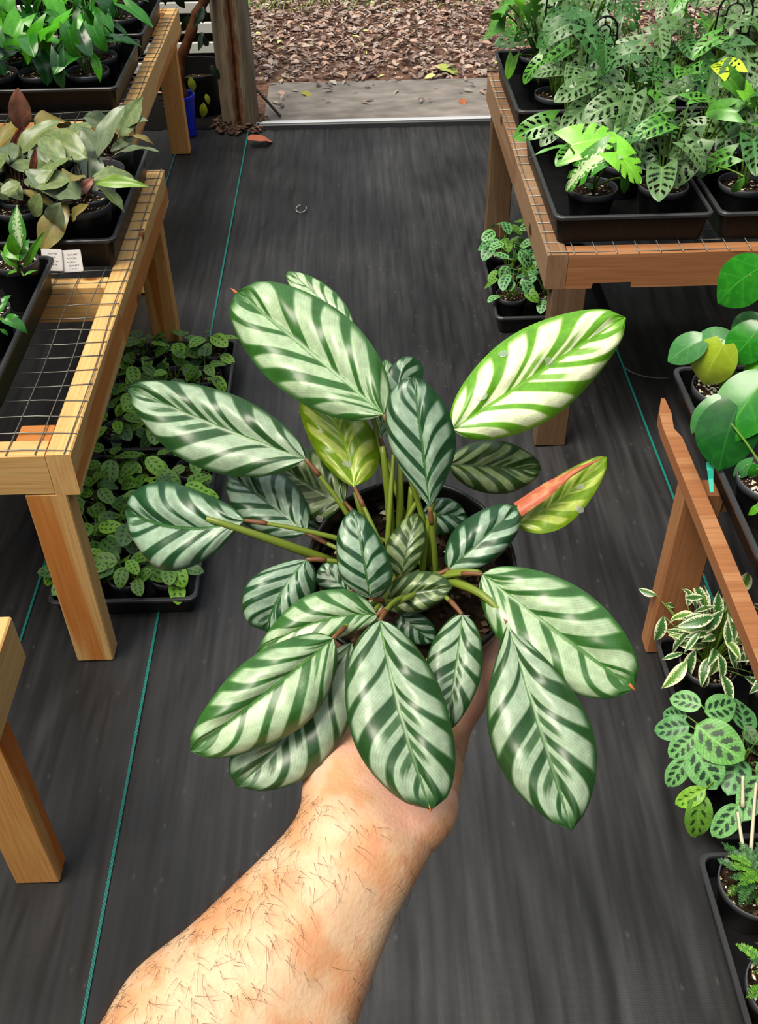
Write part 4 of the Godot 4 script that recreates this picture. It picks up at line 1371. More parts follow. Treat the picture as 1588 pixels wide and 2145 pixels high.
func back_screen() -> void:
	# white slatted screen behind the post, seen between trunk and post
	var b := thing("slatted_screen", "white horizontal slat screen behind the timber pole", "screen", Vector3(-1.05, 0, -4.95))
	var white := mat(Color(0.86, 0.86, 0.84), 0.6)
	for k in 9:
		beam("slat", Vector3(-1.75, 0.05 + k * 0.086, -4.965), Vector3(-0.555, 0.096 + k * 0.086, -4.945), white, b, k)
	for x in [-1.70, -0.58]:
		beam("upright", Vector3(x - 0.02, 0.003, -4.99), Vector3(x + 0.02, 0.98, -4.967), M.old_wood, b, 40)
	# black shade cloth hanging behind the slats
	var cloth := BoxMesh.new()
	cloth.size = Vector3(1.3, 1.1, 0.008)
	var cm := mat(Color(0.035, 0.035, 0.035), 0.9)
	var c := obj("shade_cloth", cloth, cm)
	c.position = Vector3(-1.21, 0.551, -5.02)
	tag(c, "black shade cloth hanging behind the white slats", "cloth")
	# blue pot with a climber on a bare trunk
	var pot_at := Vector3(-0.722, 0.003, -4.30)
	var t := thing("climbing_tree", "bare brown twisted trunk with dark leaves in a blue pot", "plant", pot_at)
	obj("pot", lathe_hard([Vector2(0, 0.004), Vector2(0.044, 0.004), Vector2(0.047, 0), Vector2(0.056, 0.15), Vector2(0.060, 0.15), Vector2(0.060, 0.165), Vector2(0.053, 0.165), Vector2(0.045, 0.02), Vector2(0, 0.02)], 36), mat(Color(0.05, 0.16, 0.72), 0.35), t)
	obj("soil", soil_mesh(0.050, 0.02, 6), M.soil, t, Vector3(0, 0.14, 0))
	var pts := []
	for q in [Vector3(-0.7123, 0.1142, -4.3), Vector3(-0.7108, 0.1531, -4.3), Vector3(-0.7157, 0.2298, -4.3), Vector3(-0.6957, 0.3103, -4.31), Vector3(-0.6518, 0.3914, -4.31), Vector3(-0.621, 0.4592, -4.32), Vector3(-0.5793, 0.5193, -4.32), Vector3(-0.5443, 0.6204, -4.32)]:
		pts.append(q - pot_at)
	var fine := []
	var rad := []
	for k in 50:
		var q := k / 49.0 * (pts.size() - 1)
		var i := mini(int(q), pts.size() - 2)
		fine.append((pts[i] as Vector3).cubic_interpolate(pts[i + 1], pts[maxi(i - 1, 0)], pts[mini(i + 2, pts.size() - 1)], q - i))
		rad.append(0.021 + 0.0022 * sin(k * 0.9) + 0.0012 * sin(k * 2.3))
	obj("trunk", tube(fine, rad, 10), mat(Color(0.33, 0.21, 0.14), 0.9, null, 0.2), t)
	var g := RandomNumberGenerator.new()
	g.seed = 12
	for k in 26:
		var base: Vector3 = pot_at + Vector3(g.randf_range(-0.10, 0.16), g.randf_range(0.22, 0.80), g.randf_range(-0.1, 0.10))
		var tip := base + Vector3(g.randf_range(-0.05, 0.05), g.randf_range(-0.10, -0.04), g.randf_range(-0.01, 0.05))
		put_leaf(t, "lance%d" % (k % 3), M.vine_leaf, base, tip, Vector3(0.2, 0.3, 1), 1.2)
	for q in [[Vector3(-0.6158, 0.1684, -4.3), Vector3(-0.6094, 0.1247, -4.28)], [Vector3(-0.6301, 0.1338, -4.3), Vector3(-0.6469, 0.0645, -4.28)], [Vector3(-0.6715, 0.2383, -4.3), Vector3(-0.6709, 0.1687, -4.28)]]:
		put_leaf(t, "lance1", M.vine_leaf_yellow, q[0], q[1], Vector3(0, 0.3, 1), 1.5)
	# dark tub at the foot of the screen
	var tub := thing("black_tub", "large black planter tub at the foot of the slat screen", "pot", Vector3(-0.70, 0.003, -4.62))
	obj("tub", lathe_hard([Vector2(0, 0.004), Vector2(0.12, 0.0), Vector2(0.145, 0.16), Vector2(0.152, 0.16), Vector2(0.152, 0.175), Vector2(0.138, 0.175), Vector2(0.115, 0.02), Vector2(0, 0.02)], 40), M.plastic, tub)
	obj("soil", soil_mesh(0.125, 0.02, 7), M.soil, tub, Vector3(0, 0.10, 0))

# ---------------------------------------------------------------- all benches
func benches() -> void:
	pale_bench("new pale pine bench with wire mesh top and green plants in black trays", -1.65, -0.655, -2.93, -4.13, 100, [])
	var b := pale_bench("new pale pine bench with partly bare wire mesh top and white labels", -1.5, -0.507, -1.384, -2.605, 200, [-1.98])
	beam("corner_block", Vector3(-0.612, 0.452, -1.475), Vector3(-0.552, 0.538, -1.430), M.heart, b, 9)
	pale_bench("end of a pale pine bench with an empty top", -1.5, -0.515, -0.12, -1.005, 300, [], false, true, 0.067)
	# old brown bench on the far right
	var d := thing("old_timber_bench", "old reddish brown timber bench under trays of hole-leaved plants", "bench", Vector3(0.95, 0, -2.7))
	beam("side_rail", Vector3(0.425, 0.455, -3.31), Vector3(0.472, 0.54, -2.07), M.old_wood, d, 1)
	beam("side_rail", Vector3(1.45, 0.455, -3.31), Vector3(1.497, 0.54, -2.07), M.old_wood, d, 2)
	var poly := PackedVector2Array([Vector2(0, 0), Vector2(0.060, 0), Vector2(0.062, 0.013), Vector2(0.150, 0.014), Vector2(0.152, 0), Vector2(0.976, 0), Vector2(0.976, 0.084), Vector2(0, 0.084)])
	obj("end_rail", extrude(poly, 0.045), M.old_wood_red, d, Vector3(0.473, 0.455, -2.115) - d.position)
	beam("end_rail", Vector3(0.473, 0.457, -3.31), Vector3(1.449, 0.54, -3.265), M.old_wood, d, 3)
	beam("cross_rail", Vector3(0.473, 0.457, -2.75), Vector3(1.449, 0.539, -2.705), M.old_wood, d, 4)
	for q in [[0.443, -2.117, 21], [0.443, -3.31, 22], [1.40, -2.117, 23], [1.40, -3.31, 24]]:
		beam("leg", Vector3(q[0], 0.003, q[1]), Vector3(q[0] + 0.08, 0.4545, q[1] + 0.047), M.grey_wood, d, q[2])
	wires(d, 0.425, 1.497, -2.07, -3.31, 0.542, 31)
	# low brown bench on the near right, its rail broken to a point
	var e := thing("low_timber_bench", "low brown timber bench with a splintered rail end under glossy round-leaved plants", "bench", Vector3(0.9, 0, -1.1))
	var rail := PackedVector2Array([Vector2(0.570, -0.3), Vector2(0.570, -1.535), Vector2(0.574, -1.58), Vector2(0.590, -1.63), Vector2(0.597, -1.63), Vector2(0.598, -1.58), Vector2(0.590, -1.53), Vector2(0.599, -1.50), Vector2(0.599, -0.3)])
	var ro := obj("side_rail", extrude(rail, 0.026), M.old_wood_red, e, Vector3(0, 0.452, 0) - e.position)
	ro.rotation.x = PI / 2
	beam("side_rail", Vector3(1.30, 0.40, -1.62), Vector3(1.335, 0.452, -0.3), M.old_wood, e, 52)
	for z in [-1.405, -0.40]:
		beam("cross_rail", Vector3(0.648, 0.38, z), Vector3(1.30, 0.4515, z + 0.04), M.old_wood, e, 53)
		beam("leg", Vector3(0.571, 0.003, z), Vector3(0.646, 0.4255, z + 0.045), M.old_wood_red, e, 54)
		beam("leg", Vector3(1.335, 0.003, z), Vector3(1.38, 0.44, z + 0.07), M.old_wood, e, 55)

# ---------------------------------------------------------------- left benches
func left_plants() -> void:
	# far bench: green arrow-leaved plants
	tray("black tray holding the front row of green arrow-leaved plants", -1.13, -0.69, -3.50, -3.03, 0.5435, 0.07)
	tray("black tray behind the green arrow-leaved plants", -1.13, -0.69, -4.02, -3.55, 0.5435, 0.07)
	var k := 0
	for at in [Vector2(-0.79, -3.13), Vector2(-0.93, -3.13), Vector2(-1.06, -3.13), Vector2(-0.79, -3.27), Vector2(-0.93, -3.27), Vector2(-1.06, -3.27), Vector2(-0.80, -3.41), Vector2(-0.93, -3.41), Vector2(-1.06, -3.41)]:
		var p := potted("arrow_leaf_plant", "glossy green arrow-leaved plant in the black tray on the far pale bench", Vector3(at.x, 0.548, at.y), 0.064, 0.085, "green arrow-leaved plants", 0.10, k)
		fill(p, 700 + k, 8, ["heart0", "heart1", "heart2", "lance1"], [M.heart_leaf, M.heart_leaf, M.heart_new, M.heart_old], Vector2(0.02, 0.07), Vector2(0.05, 0.17), Vector2(0.075, 0.105), Vector2(-1.0, 0.1), 0.95)
		if k == 0:
			put_leaf(p, "heart1", M.heart_old, Vector3(-0.8444, 0.7, -3.0546), Vector3(-0.8456, 0.625, -3.0006), Vector3(0, 0.3, 1), 0.75)
			put_leaf(p, "heart1", M.heart_leaf, Vector3(-0.8053, 0.76, -3.0799), Vector3(-0.7965, 0.68, -3.0526), Vector3(0, 0.4, 1), 1.0)
			put_leaf(p, "heart1", M.heart_leaf, Vector3(-0.7428, 0.76, -3.1074), Vector3(-0.7091, 0.7, -3.0755), Vector3(0.2, 0.5, 1), 0.95)
			put_leaf(p, "heart0", M.heart_leaf, Vector3(-0.7027, 0.74, -3.4031), Vector3(-0.6153, 0.7, -3.3661), Vector3(0.3, 0.8, 0.5), 0.8)
		if k == 2:
			put_leaf(p, "heart1", M.heart_new, Vector3(-0.9681, 0.76, -3.1954), Vector3(-1.0038, 0.7, -3.1098), Vector3(0, 0.5, 1), 1.1)
			put_leaf(p, "heart1", M.heart_new, Vector3(-0.883, 0.76, -3.0948), Vector3(-0.9773, 0.68, -3.0653), Vector3(-0.2, 0.6, 0.7), 0.7)
		k += 1
	for at in [Vector2(-0.79, -3.70), Vector2(-0.95, -3.70), Vector2(-0.80, -3.88)]:
		var p := potted("arrow_leaf_plant", "glossy green arrow-leaved plant in the rear tray on the far pale bench", Vector3(at.x, 0.548, at.y), 0.064, 0.085, "arrow-leaved plants in the rear tray", 0.10, k)
		fill(p, 700 + k, 7, ["heart0", "heart1", "heart2"], [M.heart_leaf, M.heart_old, M.heart_new], Vector2(0.02, 0.07), Vector2(0.05, 0.16), Vector2(0.07, 0.10), Vector2(-0.9, 0.1), 0.95)
		k += 1
	# near bench: grey-green and red paddle leaves
	tray("black tray of grey-green paddle-leaved plants with white labels", -1.02, -0.53, -2.575, -2.05, 0.5435, 0.07)
	var congo := []
	var spots := [Vector3(-0.5914, 0.665, -2.0607), Vector3(-0.5786, 0.665, -2.1875), Vector3(-0.5714, 0.665, -2.3069), Vector3(-0.559, 0.665, -2.4299)]
	for i in 4:
		spots.append(spots[i] + Vector3(-0.155, 0, -0.005))
	for i in 3:
		spots.append(spots[i] + Vector3(-0.31, 0, -0.01))
	var row0: float = spots[0].z
	for i in spots.size():
		var s: Vector3 = spots[i]
		s.z = row0 - 0.128 * (i % 4 if i < 8 else i - 8)
		s.x = -0.605 - 0.14 * (i / 4)
		s.z = minf(s.z, -2.135)
		var p := potted("paddle_leaf_plant", "grey-green paddle-leaved plant with reddish stems in a black pot on mesh bench", Vector3(s.x, 0.548, s.z), 0.062, 0.115, "grey-green paddle-leaved plants", 0.12, i)
		congo.append(p)
		fill(p, 760 + i, 4, ["paddle0", "paddle1", "paddle2"], [M.congo, M.congo_grey, M.congo, M.congo_grey, M.congo_amber], Vector2(0.02, 0.05), Vector2(0.03, 0.11), Vector2(0.09, 0.13), Vector2(-0.5, 0.7), 1.0, M.stem_brown)
	for q in [
		[4, "paddle0", M.congo_pink, Vector3(-0.7742, 0.74, -2.3568), Vector3(-0.7475, 0.84, -2.3169), Vector3(0.2, 0.1, 1), 1.0],
		[4, "paddle1", M.congo, Vector3(-0.7853, 0.7, -2.289), Vector3(-0.6851, 0.8, -2.3137), Vector3(-0.4, 0.6, 0.7), 0.8],
		[4, "lance0", M.congo_red, Vector3(-0.8137, 0.68, -2.3124), Vector3(-0.75, 0.76, -2.3397), Vector3(0.6, 0.3, 0.7), 0.8],
		[1, "paddle0", M.congo, Vector3(-0.5875, 0.74, -2.1854), Vector3(-0.7091, 0.78, -2.2482), Vector3(-0.1, 0.9, 0.6), 1.15],
		[2, "paddle0", M.congo_grey, Vector3(-0.579, 0.73, -2.248), Vector3(-0.6146, 0.78, -2.265), Vector3(0, 0.6, 1), 1.5],
		[2, "paddle1", M.congo_grey, Vector3(-0.5795, 0.72, -2.2403), Vector3(-0.5252, 0.84, -2.2597), Vector3(-0.5, 0.4, 0.8), 0.9],
		[3, "paddle1", M.congo_grey, Vector3(-0.5582, 0.76, -2.3275), Vector3(-0.5919, 0.8, -2.2839), Vector3(-0.2, 0.7, 0.8), 1.3],
		[3, "lance0", M.congo, Vector3(-0.5499, 0.72, -2.3517), Vector3(-0.4853, 0.8, -2.4252), Vector3(0.5, 0.7, 0.6), 1.2],
		[3, "lance2", M.congo_amber, Vector3(-0.5209, 0.72, -2.3647), Vector3(-0.4634, 0.72, -2.376), Vector3(0, 1, 0.3), 1.2],
		[3, "paddle0", M.congo_grey, Vector3(-0.5242, 0.7, -2.4149), Vector3(-0.5738, 0.7, -2.3527), Vector3(0, 0.8, 0.7), 0.7],
		[0, "lance0", M.congo_green, Vector3(-0.561, 0.72, -2.0988), Vector3(-0.4456, 0.74, -2.0573), Vector3(0, 0.8, 0.8), 0.75],
		[5, "paddle0", M.congo, Vector3(-0.6989, 0.72, -2.097), Vector3(-0.6066, 0.74, -2.1039), Vector3(0, 0.9, 0.6), 1.2],
		[5, "paddle1", M.congo_amber, Vector3(-0.7258, 0.71, -2.0972), Vector3(-0.6324, 0.68, -2.0871), Vector3(0.1, 0.9, 0.4), 0.6],
		[4, "paddle1", M.congo, Vector3(-0.6734, 0.71, -2.0771), Vector3(-0.7077, 0.66, -2.0639), Vector3(-0.1, 0.7, 0.8), 1.3],
		[0, "paddle2", M.congo_grey, Vector3(-0.6193, 0.71, -2.0264), Vector3(-0.6751, 0.63, -2.0332), Vector3(-0.1, 0.5, 1), 1.2],
		[0, "paddle1", M.congo_amber, Vector3(-0.5587, 0.71, -2.0114), Vector3(-0.634, 0.67, -2.0453), Vector3(0, 0.8, 0.6), 0.6],
		[0, "paddle0", M.congo_grey, Vector3(-0.5751, 0.72, -2.0249), Vector3(-0.6566, 0.72, -2.1269), Vector3(0, 0.8, 0.7), 1.0],
		[0, "paddle0", M.congo_pink, Vector3(-0.5686, 0.72, -2.1293), Vector3(-0.6009, 0.7, -2.0837), Vector3(0.3, 0.6, 0.8), 0.8],
		[5, "lance0", M.congo_red, Vector3(-0.7148, 0.7, -2.1447), Vector3(-0.6763, 0.78, -2.1583), Vector3(0.7, 0.3, 0.7), 0.7],
		[4, "lance0", M.congo_red, Vector3(-0.8012, 0.66, -2.2859), Vector3(-0.798, 0.7, -2.3319), Vector3(0, 0.3, 1), 1.2],
		[8, "paddle0", M.congo, Vector3(-0.7521, 0.72, -2.0587), Vector3(-0.7111, 0.74, -2.0753), Vector3(0, 0.8, 0.6), 1.3],
		[4, "paddle0", M.congo, Vector3(-0.7106, 0.7, -2.0659), Vector3(-0.7636, 0.73, -2.122), Vector3(0, 0.8, 0.6), 1.0]]:
		var o := put_leaf(congo[q[0]], q[1], q[2], q[3], q[4], q[5], q[6])
		put_stem(congo[q[0]], congo[q[0]].get_meta("crown"), q[3], M.stem_brown, 0.002, 0.1)
		o.set_meta("hand", 1)
	# white plant labels leaning on the tray front
	var ink := noise(661, 1.0, 2)
	for q in [[Vector3(-0.6644, 0.585, -2.0312), -0.06, 1], [Vector3(-0.6236, 0.58, -2.0344), 0.03, 2]]:
		var t := thing("plant_label", ["", "white handwritten label on the tray front, half behind the small potted plant", "white handwritten label on the tray front, beside the bare mesh"][q[2]], "label", q[0] + Vector3(0, 0, 0.012))
		var seed_: int = q[2]
		var paper := picture(128, 128, func(u: float, v: float) -> Color:
			var rows := v * 5.4 - 0.5
			var f := rows - floorf(rows)
			var ln := int(rows)
			var c := Color(0.92, 0.90, 0.90)
			var lo := 0.22 + 0.08 * ((ln * 7 + seed_ * 3) % 4) / 3.0
			var hi := 0.70 + 0.14 * ((ln * 5 + seed_) % 3) / 2.0
			if v > 0.08 and v < 0.92 and u > lo and u < hi:
				var wig := 0.5 + 0.28 * sin(u * 74.0 + ln * 2.0) * (0.6 + 0.4 * sin(u * 31.0 + seed_))
				if absf(f - wig) < 0.13 and ink.get_noise_2d(u * 24.0, ln * 5.0) > -0.28:
					c = Color(0.36, 0.34, 0.36)
			return c)
		var bm := extrude(PackedVector2Array([Vector2(-0.022, -0.021), Vector2(-0.020, -0.023), Vector2(0.020, -0.023), Vector2(0.022, -0.021), Vector2(0.022, 0.021), Vector2(0.020, 0.023), Vector2(-0.020, 0.023), Vector2(-0.022, 0.021)]), 0.0012)
		var card := obj("card", bm, mat(Color(0.92, 0.90, 0.90), 0.5), t)
		var st := begin()
		quad(st, [Vector3(-0.021, 0.021, 0.0015), Vector3(0.021, 0.021, 0.0015), Vector3(0.021, -0.021, 0.0015), Vector3(-0.021, -0.021, 0.0015)], [Vector2(0, 0), Vector2(1, 0), Vector2(1, 1), Vector2(0, 1)])
		var writing := obj("writing", done(st), mat(Color.WHITE, 0.5, paper), t)
		writing.set_meta("label", "rows of small grey handwriting")
		t.rotation = Vector3(-0.35, 0, q[1])
	# small tray of young plants nearer on the same bench
	tray("black tray of young plants at the bare end of the mesh bench", -1.02, -0.645, -1.985, -1.50, 0.5435, 0.07)
	var n1 := potted("young_peace_plant", "young bright green plant with one white-streaked upright leaf", Vector3(-0.700, 0.548, -1.90), 0.046, 0.100, "", 0.2, 3)
	for q in [["lance0", M.peace, Vector3(-0.6449, 0.72, -1.8019), Vector3(-0.642, 0.8, -1.8159), Vector3(0.1, 0.2, 1), 1.3], ["lance1", M.peace_green, Vector3(-0.6676, 0.68, -1.8326), Vector3(-0.7002, 0.72, -1.8618), Vector3(0, 0.6, 0.8), 1.6], ["lance0", M.peace_green, Vector3(-0.6633, 0.66, -1.8411), Vector3(-0.6101, 0.73, -1.8443), Vector3(0.3, 0.4, 0.9), 0.6], ["lance1", M.peace_green, Vector3(-0.6682, 0.68, -1.8426), Vector3(-0.6643, 0.74, -1.8123), Vector3(0, 0.4, 1), 1.5], ["lance1", M.peace_green, Vector3(-0.6786, 0.66, -1.842), Vector3(-0.7004, 0.7, -1.835), Vector3(0, 0.7, 0.7), 1.1], ["lance1", M.heart_leaf, Vector3(-0.6629, 0.68, -1.8323), Vector3(-0.6435, 0.72, -1.8504), Vector3(0.2, 0.5, 0.9), 1.2], ["lance2", M.peace_green, Vector3(-0.6757, 0.66, -1.822), Vector3(-0.709, 0.66, -1.8277), Vector3(0, 0.9, 0.4), 1.0], ["lance0", M.peace_green, Vector3(-0.6637, 0.65, -1.8246), Vector3(-0.6385, 0.66, -1.8398), Vector3(0, 0.9, 0.4), 0.7]]:
		put_leaf(n1, q[0], q[1], q[2], q[3], q[4], q[5])
		put_stem(n1, n1.get_meta("crown"), q[2], M.stem, 0.0025, 0.05)
	var n2 := potted("young_peace_plant", "young plain green plant low in the tray beside the bare mesh", Vector3(-0.715, 0.548, -1.72), 0.046, 0.090, "", 0.2, 4)
	for q in [[Vector3(-0.6546, 0.66, -1.6415), Vector3(-0.6089, 0.65, -1.6223)], [Vector3(-0.646, 0.67, -1.6172), Vector3(-0.6203, 0.69, -1.6101)], [Vector3(-0.6564, 0.68, -1.655), Vector3(-0.6422, 0.7, -1.6676)], [Vector3(-0.6522, 0.66, -1.6044), Vector3(-0.6366, 0.65, -1.6005)], [Vector3(-0.6533, 0.68, -1.6291), Vector3(-0.6422, 0.7, -1.6396)], [Vector3(-0.645, 0.68, -1.6035), Vector3(-0.621, 0.68, -1.589)]]:
		put_leaf(n2, "lance1", M.heart_leaf, q[0], q[1], Vector3(0, 1, 0.4), 1.5)
		put_stem(n2, n2.get_meta("crown"), q[0], M.stem, 0.002, 0.05)

# ---------------------------------------------------------------- right benches
func right_plants() -> void:
	tray("black tray of hole-leaved plants at the front corner of the old bench", 0.44, 0.80, -2.65, -2.11, 0.5435, 0.068)
	tray("black tray beside the corner tray on the old bench", 0.812, 1.17, -2.65, -2.11, 0.5435, 0.068)
	tray("black tray behind the corner tray on the old bench", 0.44, 0.80, -3.29, -2.76, 0.5435, 0.072)
	tray("black tray at the far back of the old bench", 0.812, 1.17, -3.29, -2.76, 0.5435, 0.072)
	# one bright split-leaved plant at the front
	var f := potted("split_leaf_plant", "lime green split-leaved young plant at the front corner of the old bench", Vector3(0.545, 0.548, -2.235), 0.058, 0.080, "", 0.12, 1)
	for q in [["split0", M.swiss_lime, Vector3(0.4813, 0.73, -2.222), Vector3(0.5853, 0.76, -2.2123), Vector3(-0.1, 0.8, 0.7), 1.15], ["split1", M.swiss_lime, Vector3(0.5684, 0.74, -2.1527), Vector3(0.6333, 0.7, -2.1063), Vector3(0.2, 0.8, 0.6), 1.25], ["split2", M.peace, Vector3(0.5401, 0.73, -2.161), Vector3(0.4379, 0.66, -2.1607), Vector3(-0.2, 0.8, 0.6), 0.8], ["lance1", M.swiss_fresh, Vector3(0.5864, 0.68, -2.1567), Vector3(0.6177, 0.63, -2.1577), Vector3(0.2, 0.4, 0.9), 1.5], ["oval1", M.swiss_dark, Vector3(0.529, 0.65, -2.1709), Vector3(0.5178, 0.66, -2.1873), Vector3(0, 0.6, 0.8), 1.0], ["lance0", M.swiss_fresh, Vector3(0.4711, 0.74, -2.194), Vector3(0.3803, 0.74, -2.1804), Vector3(0, 1, 0.2), 0.4]]:
		put_leaf(f, q[0], q[1], q[2], q[3], q[4], q[5])
		put_stem(f, f.get_meta("crown"), q[2], M.stem, 0.0028, 0.12)
	var k := 0
	for at in [Vector2(0.712, -2.24), Vector2(0.575, -2.45), Vector2(0.65, -2.38), Vector2(0.72, -2.53), Vector2(0.55, -2.585), Vector2(0.90, -2.24), Vector2(1.07, -2.26), Vector2(0.90, -2.41), Vector2(1.07, -2.43), Vector2(0.90, -2.56), Vector2(1.07, -2.57), Vector2(0.56, -2.86), Vector2(0.71, -2.87), Vector2(0.56, -3.05), Vector2(0.71, -3.05), Vector2(0.56, -3.21), Vector2(0.71, -3.21), Vector2(0.90, -2.87), Vector2(1.08, -2.88), Vector2(0.90, -3.06), Vector2(1.08, -3.06)]:
		var front: bool = at.y > -2.3
		var where := ("front corner tray" if at.x < 0.81 else "tray beside the corner") if at.y > -2.7 else ("tray behind the corner tray" if at.x < 0.81 else "far back tray")
		var p := potted("swiss_cheese_plant", "plant with oval leaf holes in the %s on the old bench" % where, Vector3(at.x, 0.548, at.y), 0.058, 0.080, "hole-leaved plants in the %s" % where, 0.10, k)
		fill(p, 800 + k, 8 if front else 13, ["swiss0", "swiss1", "swiss2"], [M.swiss, M.swiss, M.swiss_dark, M.swiss_fresh, M.swiss, M.swiss_dark], Vector2(0.015, 0.058), Vector2(0.07 if front else 0.03, 0.20 if front else 0.27), Vector2(0.075, 0.112), Vector2(-0.6 if front else -0.9, 0.1), 1.05, M.stem, Vector3(-0.1, 0.1, 0.7), 0.002)
		k += 1
	# tall bright stems and large pale leaves at the back corner
	var big := potted("split_leaf_plant", "tall bright green split-leaved plant at the far corner of the old bench", Vector3(0.56, 0.548, -3.16), 0.060, 0.09, "", 0.1, 2)
	for q in [["split0", M.swiss_fresh, Vector3(0.4278, 0.8, -2.9865), Vector3(0.3626, 0.74, -3.1209), 1.3], ["split1", M.swiss_lime, Vector3(0.4659, 0.84, -2.9225), Vector3(0.4301, 0.74, -3.0146), 0.9], ["split2", M.swiss_fresh, Vector3(0.4692, 0.86, -2.8669), Vector3(0.5353, 0.78, -2.9171), 1.0], ["heart1", M.swiss_fresh, Vector3(0.4157, 0.85, -2.8875), Vector3(0.3744, 0.82, -3.017), 1.0], ["heart0", M.swiss_lime, Vector3(0.4567, 0.68, -3.0074), Vector3(0.439, 0.63, -2.9798), 0.9]]:
		put_leaf(big, q[0], q[1], q[2], q[3], Vector3(-0.2, 0.7, 0.7), q[4])
		put_stem(big, big.get_meta("crown"), q[2], M.stem, 0.003, 0.1)
	for q in [[Vector3(0.6618, 0.66, -3.0157), Vector3(0.6625, 0.86, -2.8745)], [Vector3(0.6399, 0.68, -3.0377), Vector3(0.6413, 0.86, -2.8762)], [Vector3(0.9292, 0.68, -2.8503), Vector3(0.932, 0.84, -2.7539)]]:
		put_stem(big, q[0], q[1], M.stem, 0.005, 0.02)
	var y1 := potted("swiss_cheese_plant", "plant with one yellow holed leaf on a long stem", Vector3(0.812, 0.548, -2.12 - 0.24), 0.055, 0.080, "", 0.1, 3)
	put_leaf(y1, "swiss1", leaf_mat(Color(0.66, 0.76, 0.10), 0.4, null, 0.4), Vector3(0.8551, 0.84, -2.3485), Vector3(0.834, 0.86, -2.4277), Vector3(0, 0.5, 1), 1.3)
	for q in [["heart1", M.swiss_fresh, Vector3(0.839, 0.84, -2.3011), Vector3(0.9039, 0.8, -2.3076)], ["heart0", M.swiss_lime, Vector3(0.8697, 0.82, -2.2814), Vector3(0.9067, 0.78, -2.2736)], ["heart1", M.swiss_fresh, Vector3(0.8568, 0.78, -2.2619), Vector3(0.7856, 0.78, -2.2966)], ["lance2", M.swiss_fresh, Vector3(0.8605, 0.68, -2.1458), Vector3(0.8413, 0.62, -2.1447)], ["swiss0", M.swiss, Vector3(0.772, 0.74, -2.2171), Vector3(0.7033, 0.7, -2.213)], ["swiss2", M.swiss, Vector3(0.7717, 0.72, -2.2413), Vector3(0.7141, 0.66, -2.1627)]]:
		put_leaf(y1, q[0], q[1], q[2], q[3], Vector3(0, 0.6, 0.8), 1.1)
		put_stem(y1, y1.get_meta("crown"), q[2], M.stem, 0.0025, 0.1)
	trellis(Vector3(0.57, 0.64, -2.95), 0.24, 0.085, 0.15)
	trellis(Vector3(0.66, 0.64, -2.58), 0.16, 0.075, -0.4)
	trellis(Vector3(0.66, 0.64, -2.80), 0.20, 0.08, 0.3)
	trellis(Vector3(0.98, 0.64, -2.75), 0.26, 0.085, -0.2)
	# near right bench: glossy round leaves
	tray("black tray of glossy round-leaved plants on the low bench", 0.606, 0.966, -1.652, -1.10, 0.453, 0.058)
	var p1 := potted("raindrop_plant", "glossy round-leaved plant in pale gritty mix, beside the yellowing leaf", Vector3(0.672, 0.457, -1.545), 0.058, 0.080, "", 0.75, 1)
	var p2 := potted("raindrop_plant", "dark glossy round-leaved plant nearer along the low bench tray", Vector3(0.676, 0.457, -1.275), 0.058, 0.080, "", 0.75, 2)
	var p3 := potted("raindrop_plant", "glossy round-leaved plant at the back of the low bench tray", Vector3(0.86, 0.457, -1.56), 0.058, 0.080, "", 0.75, 3)
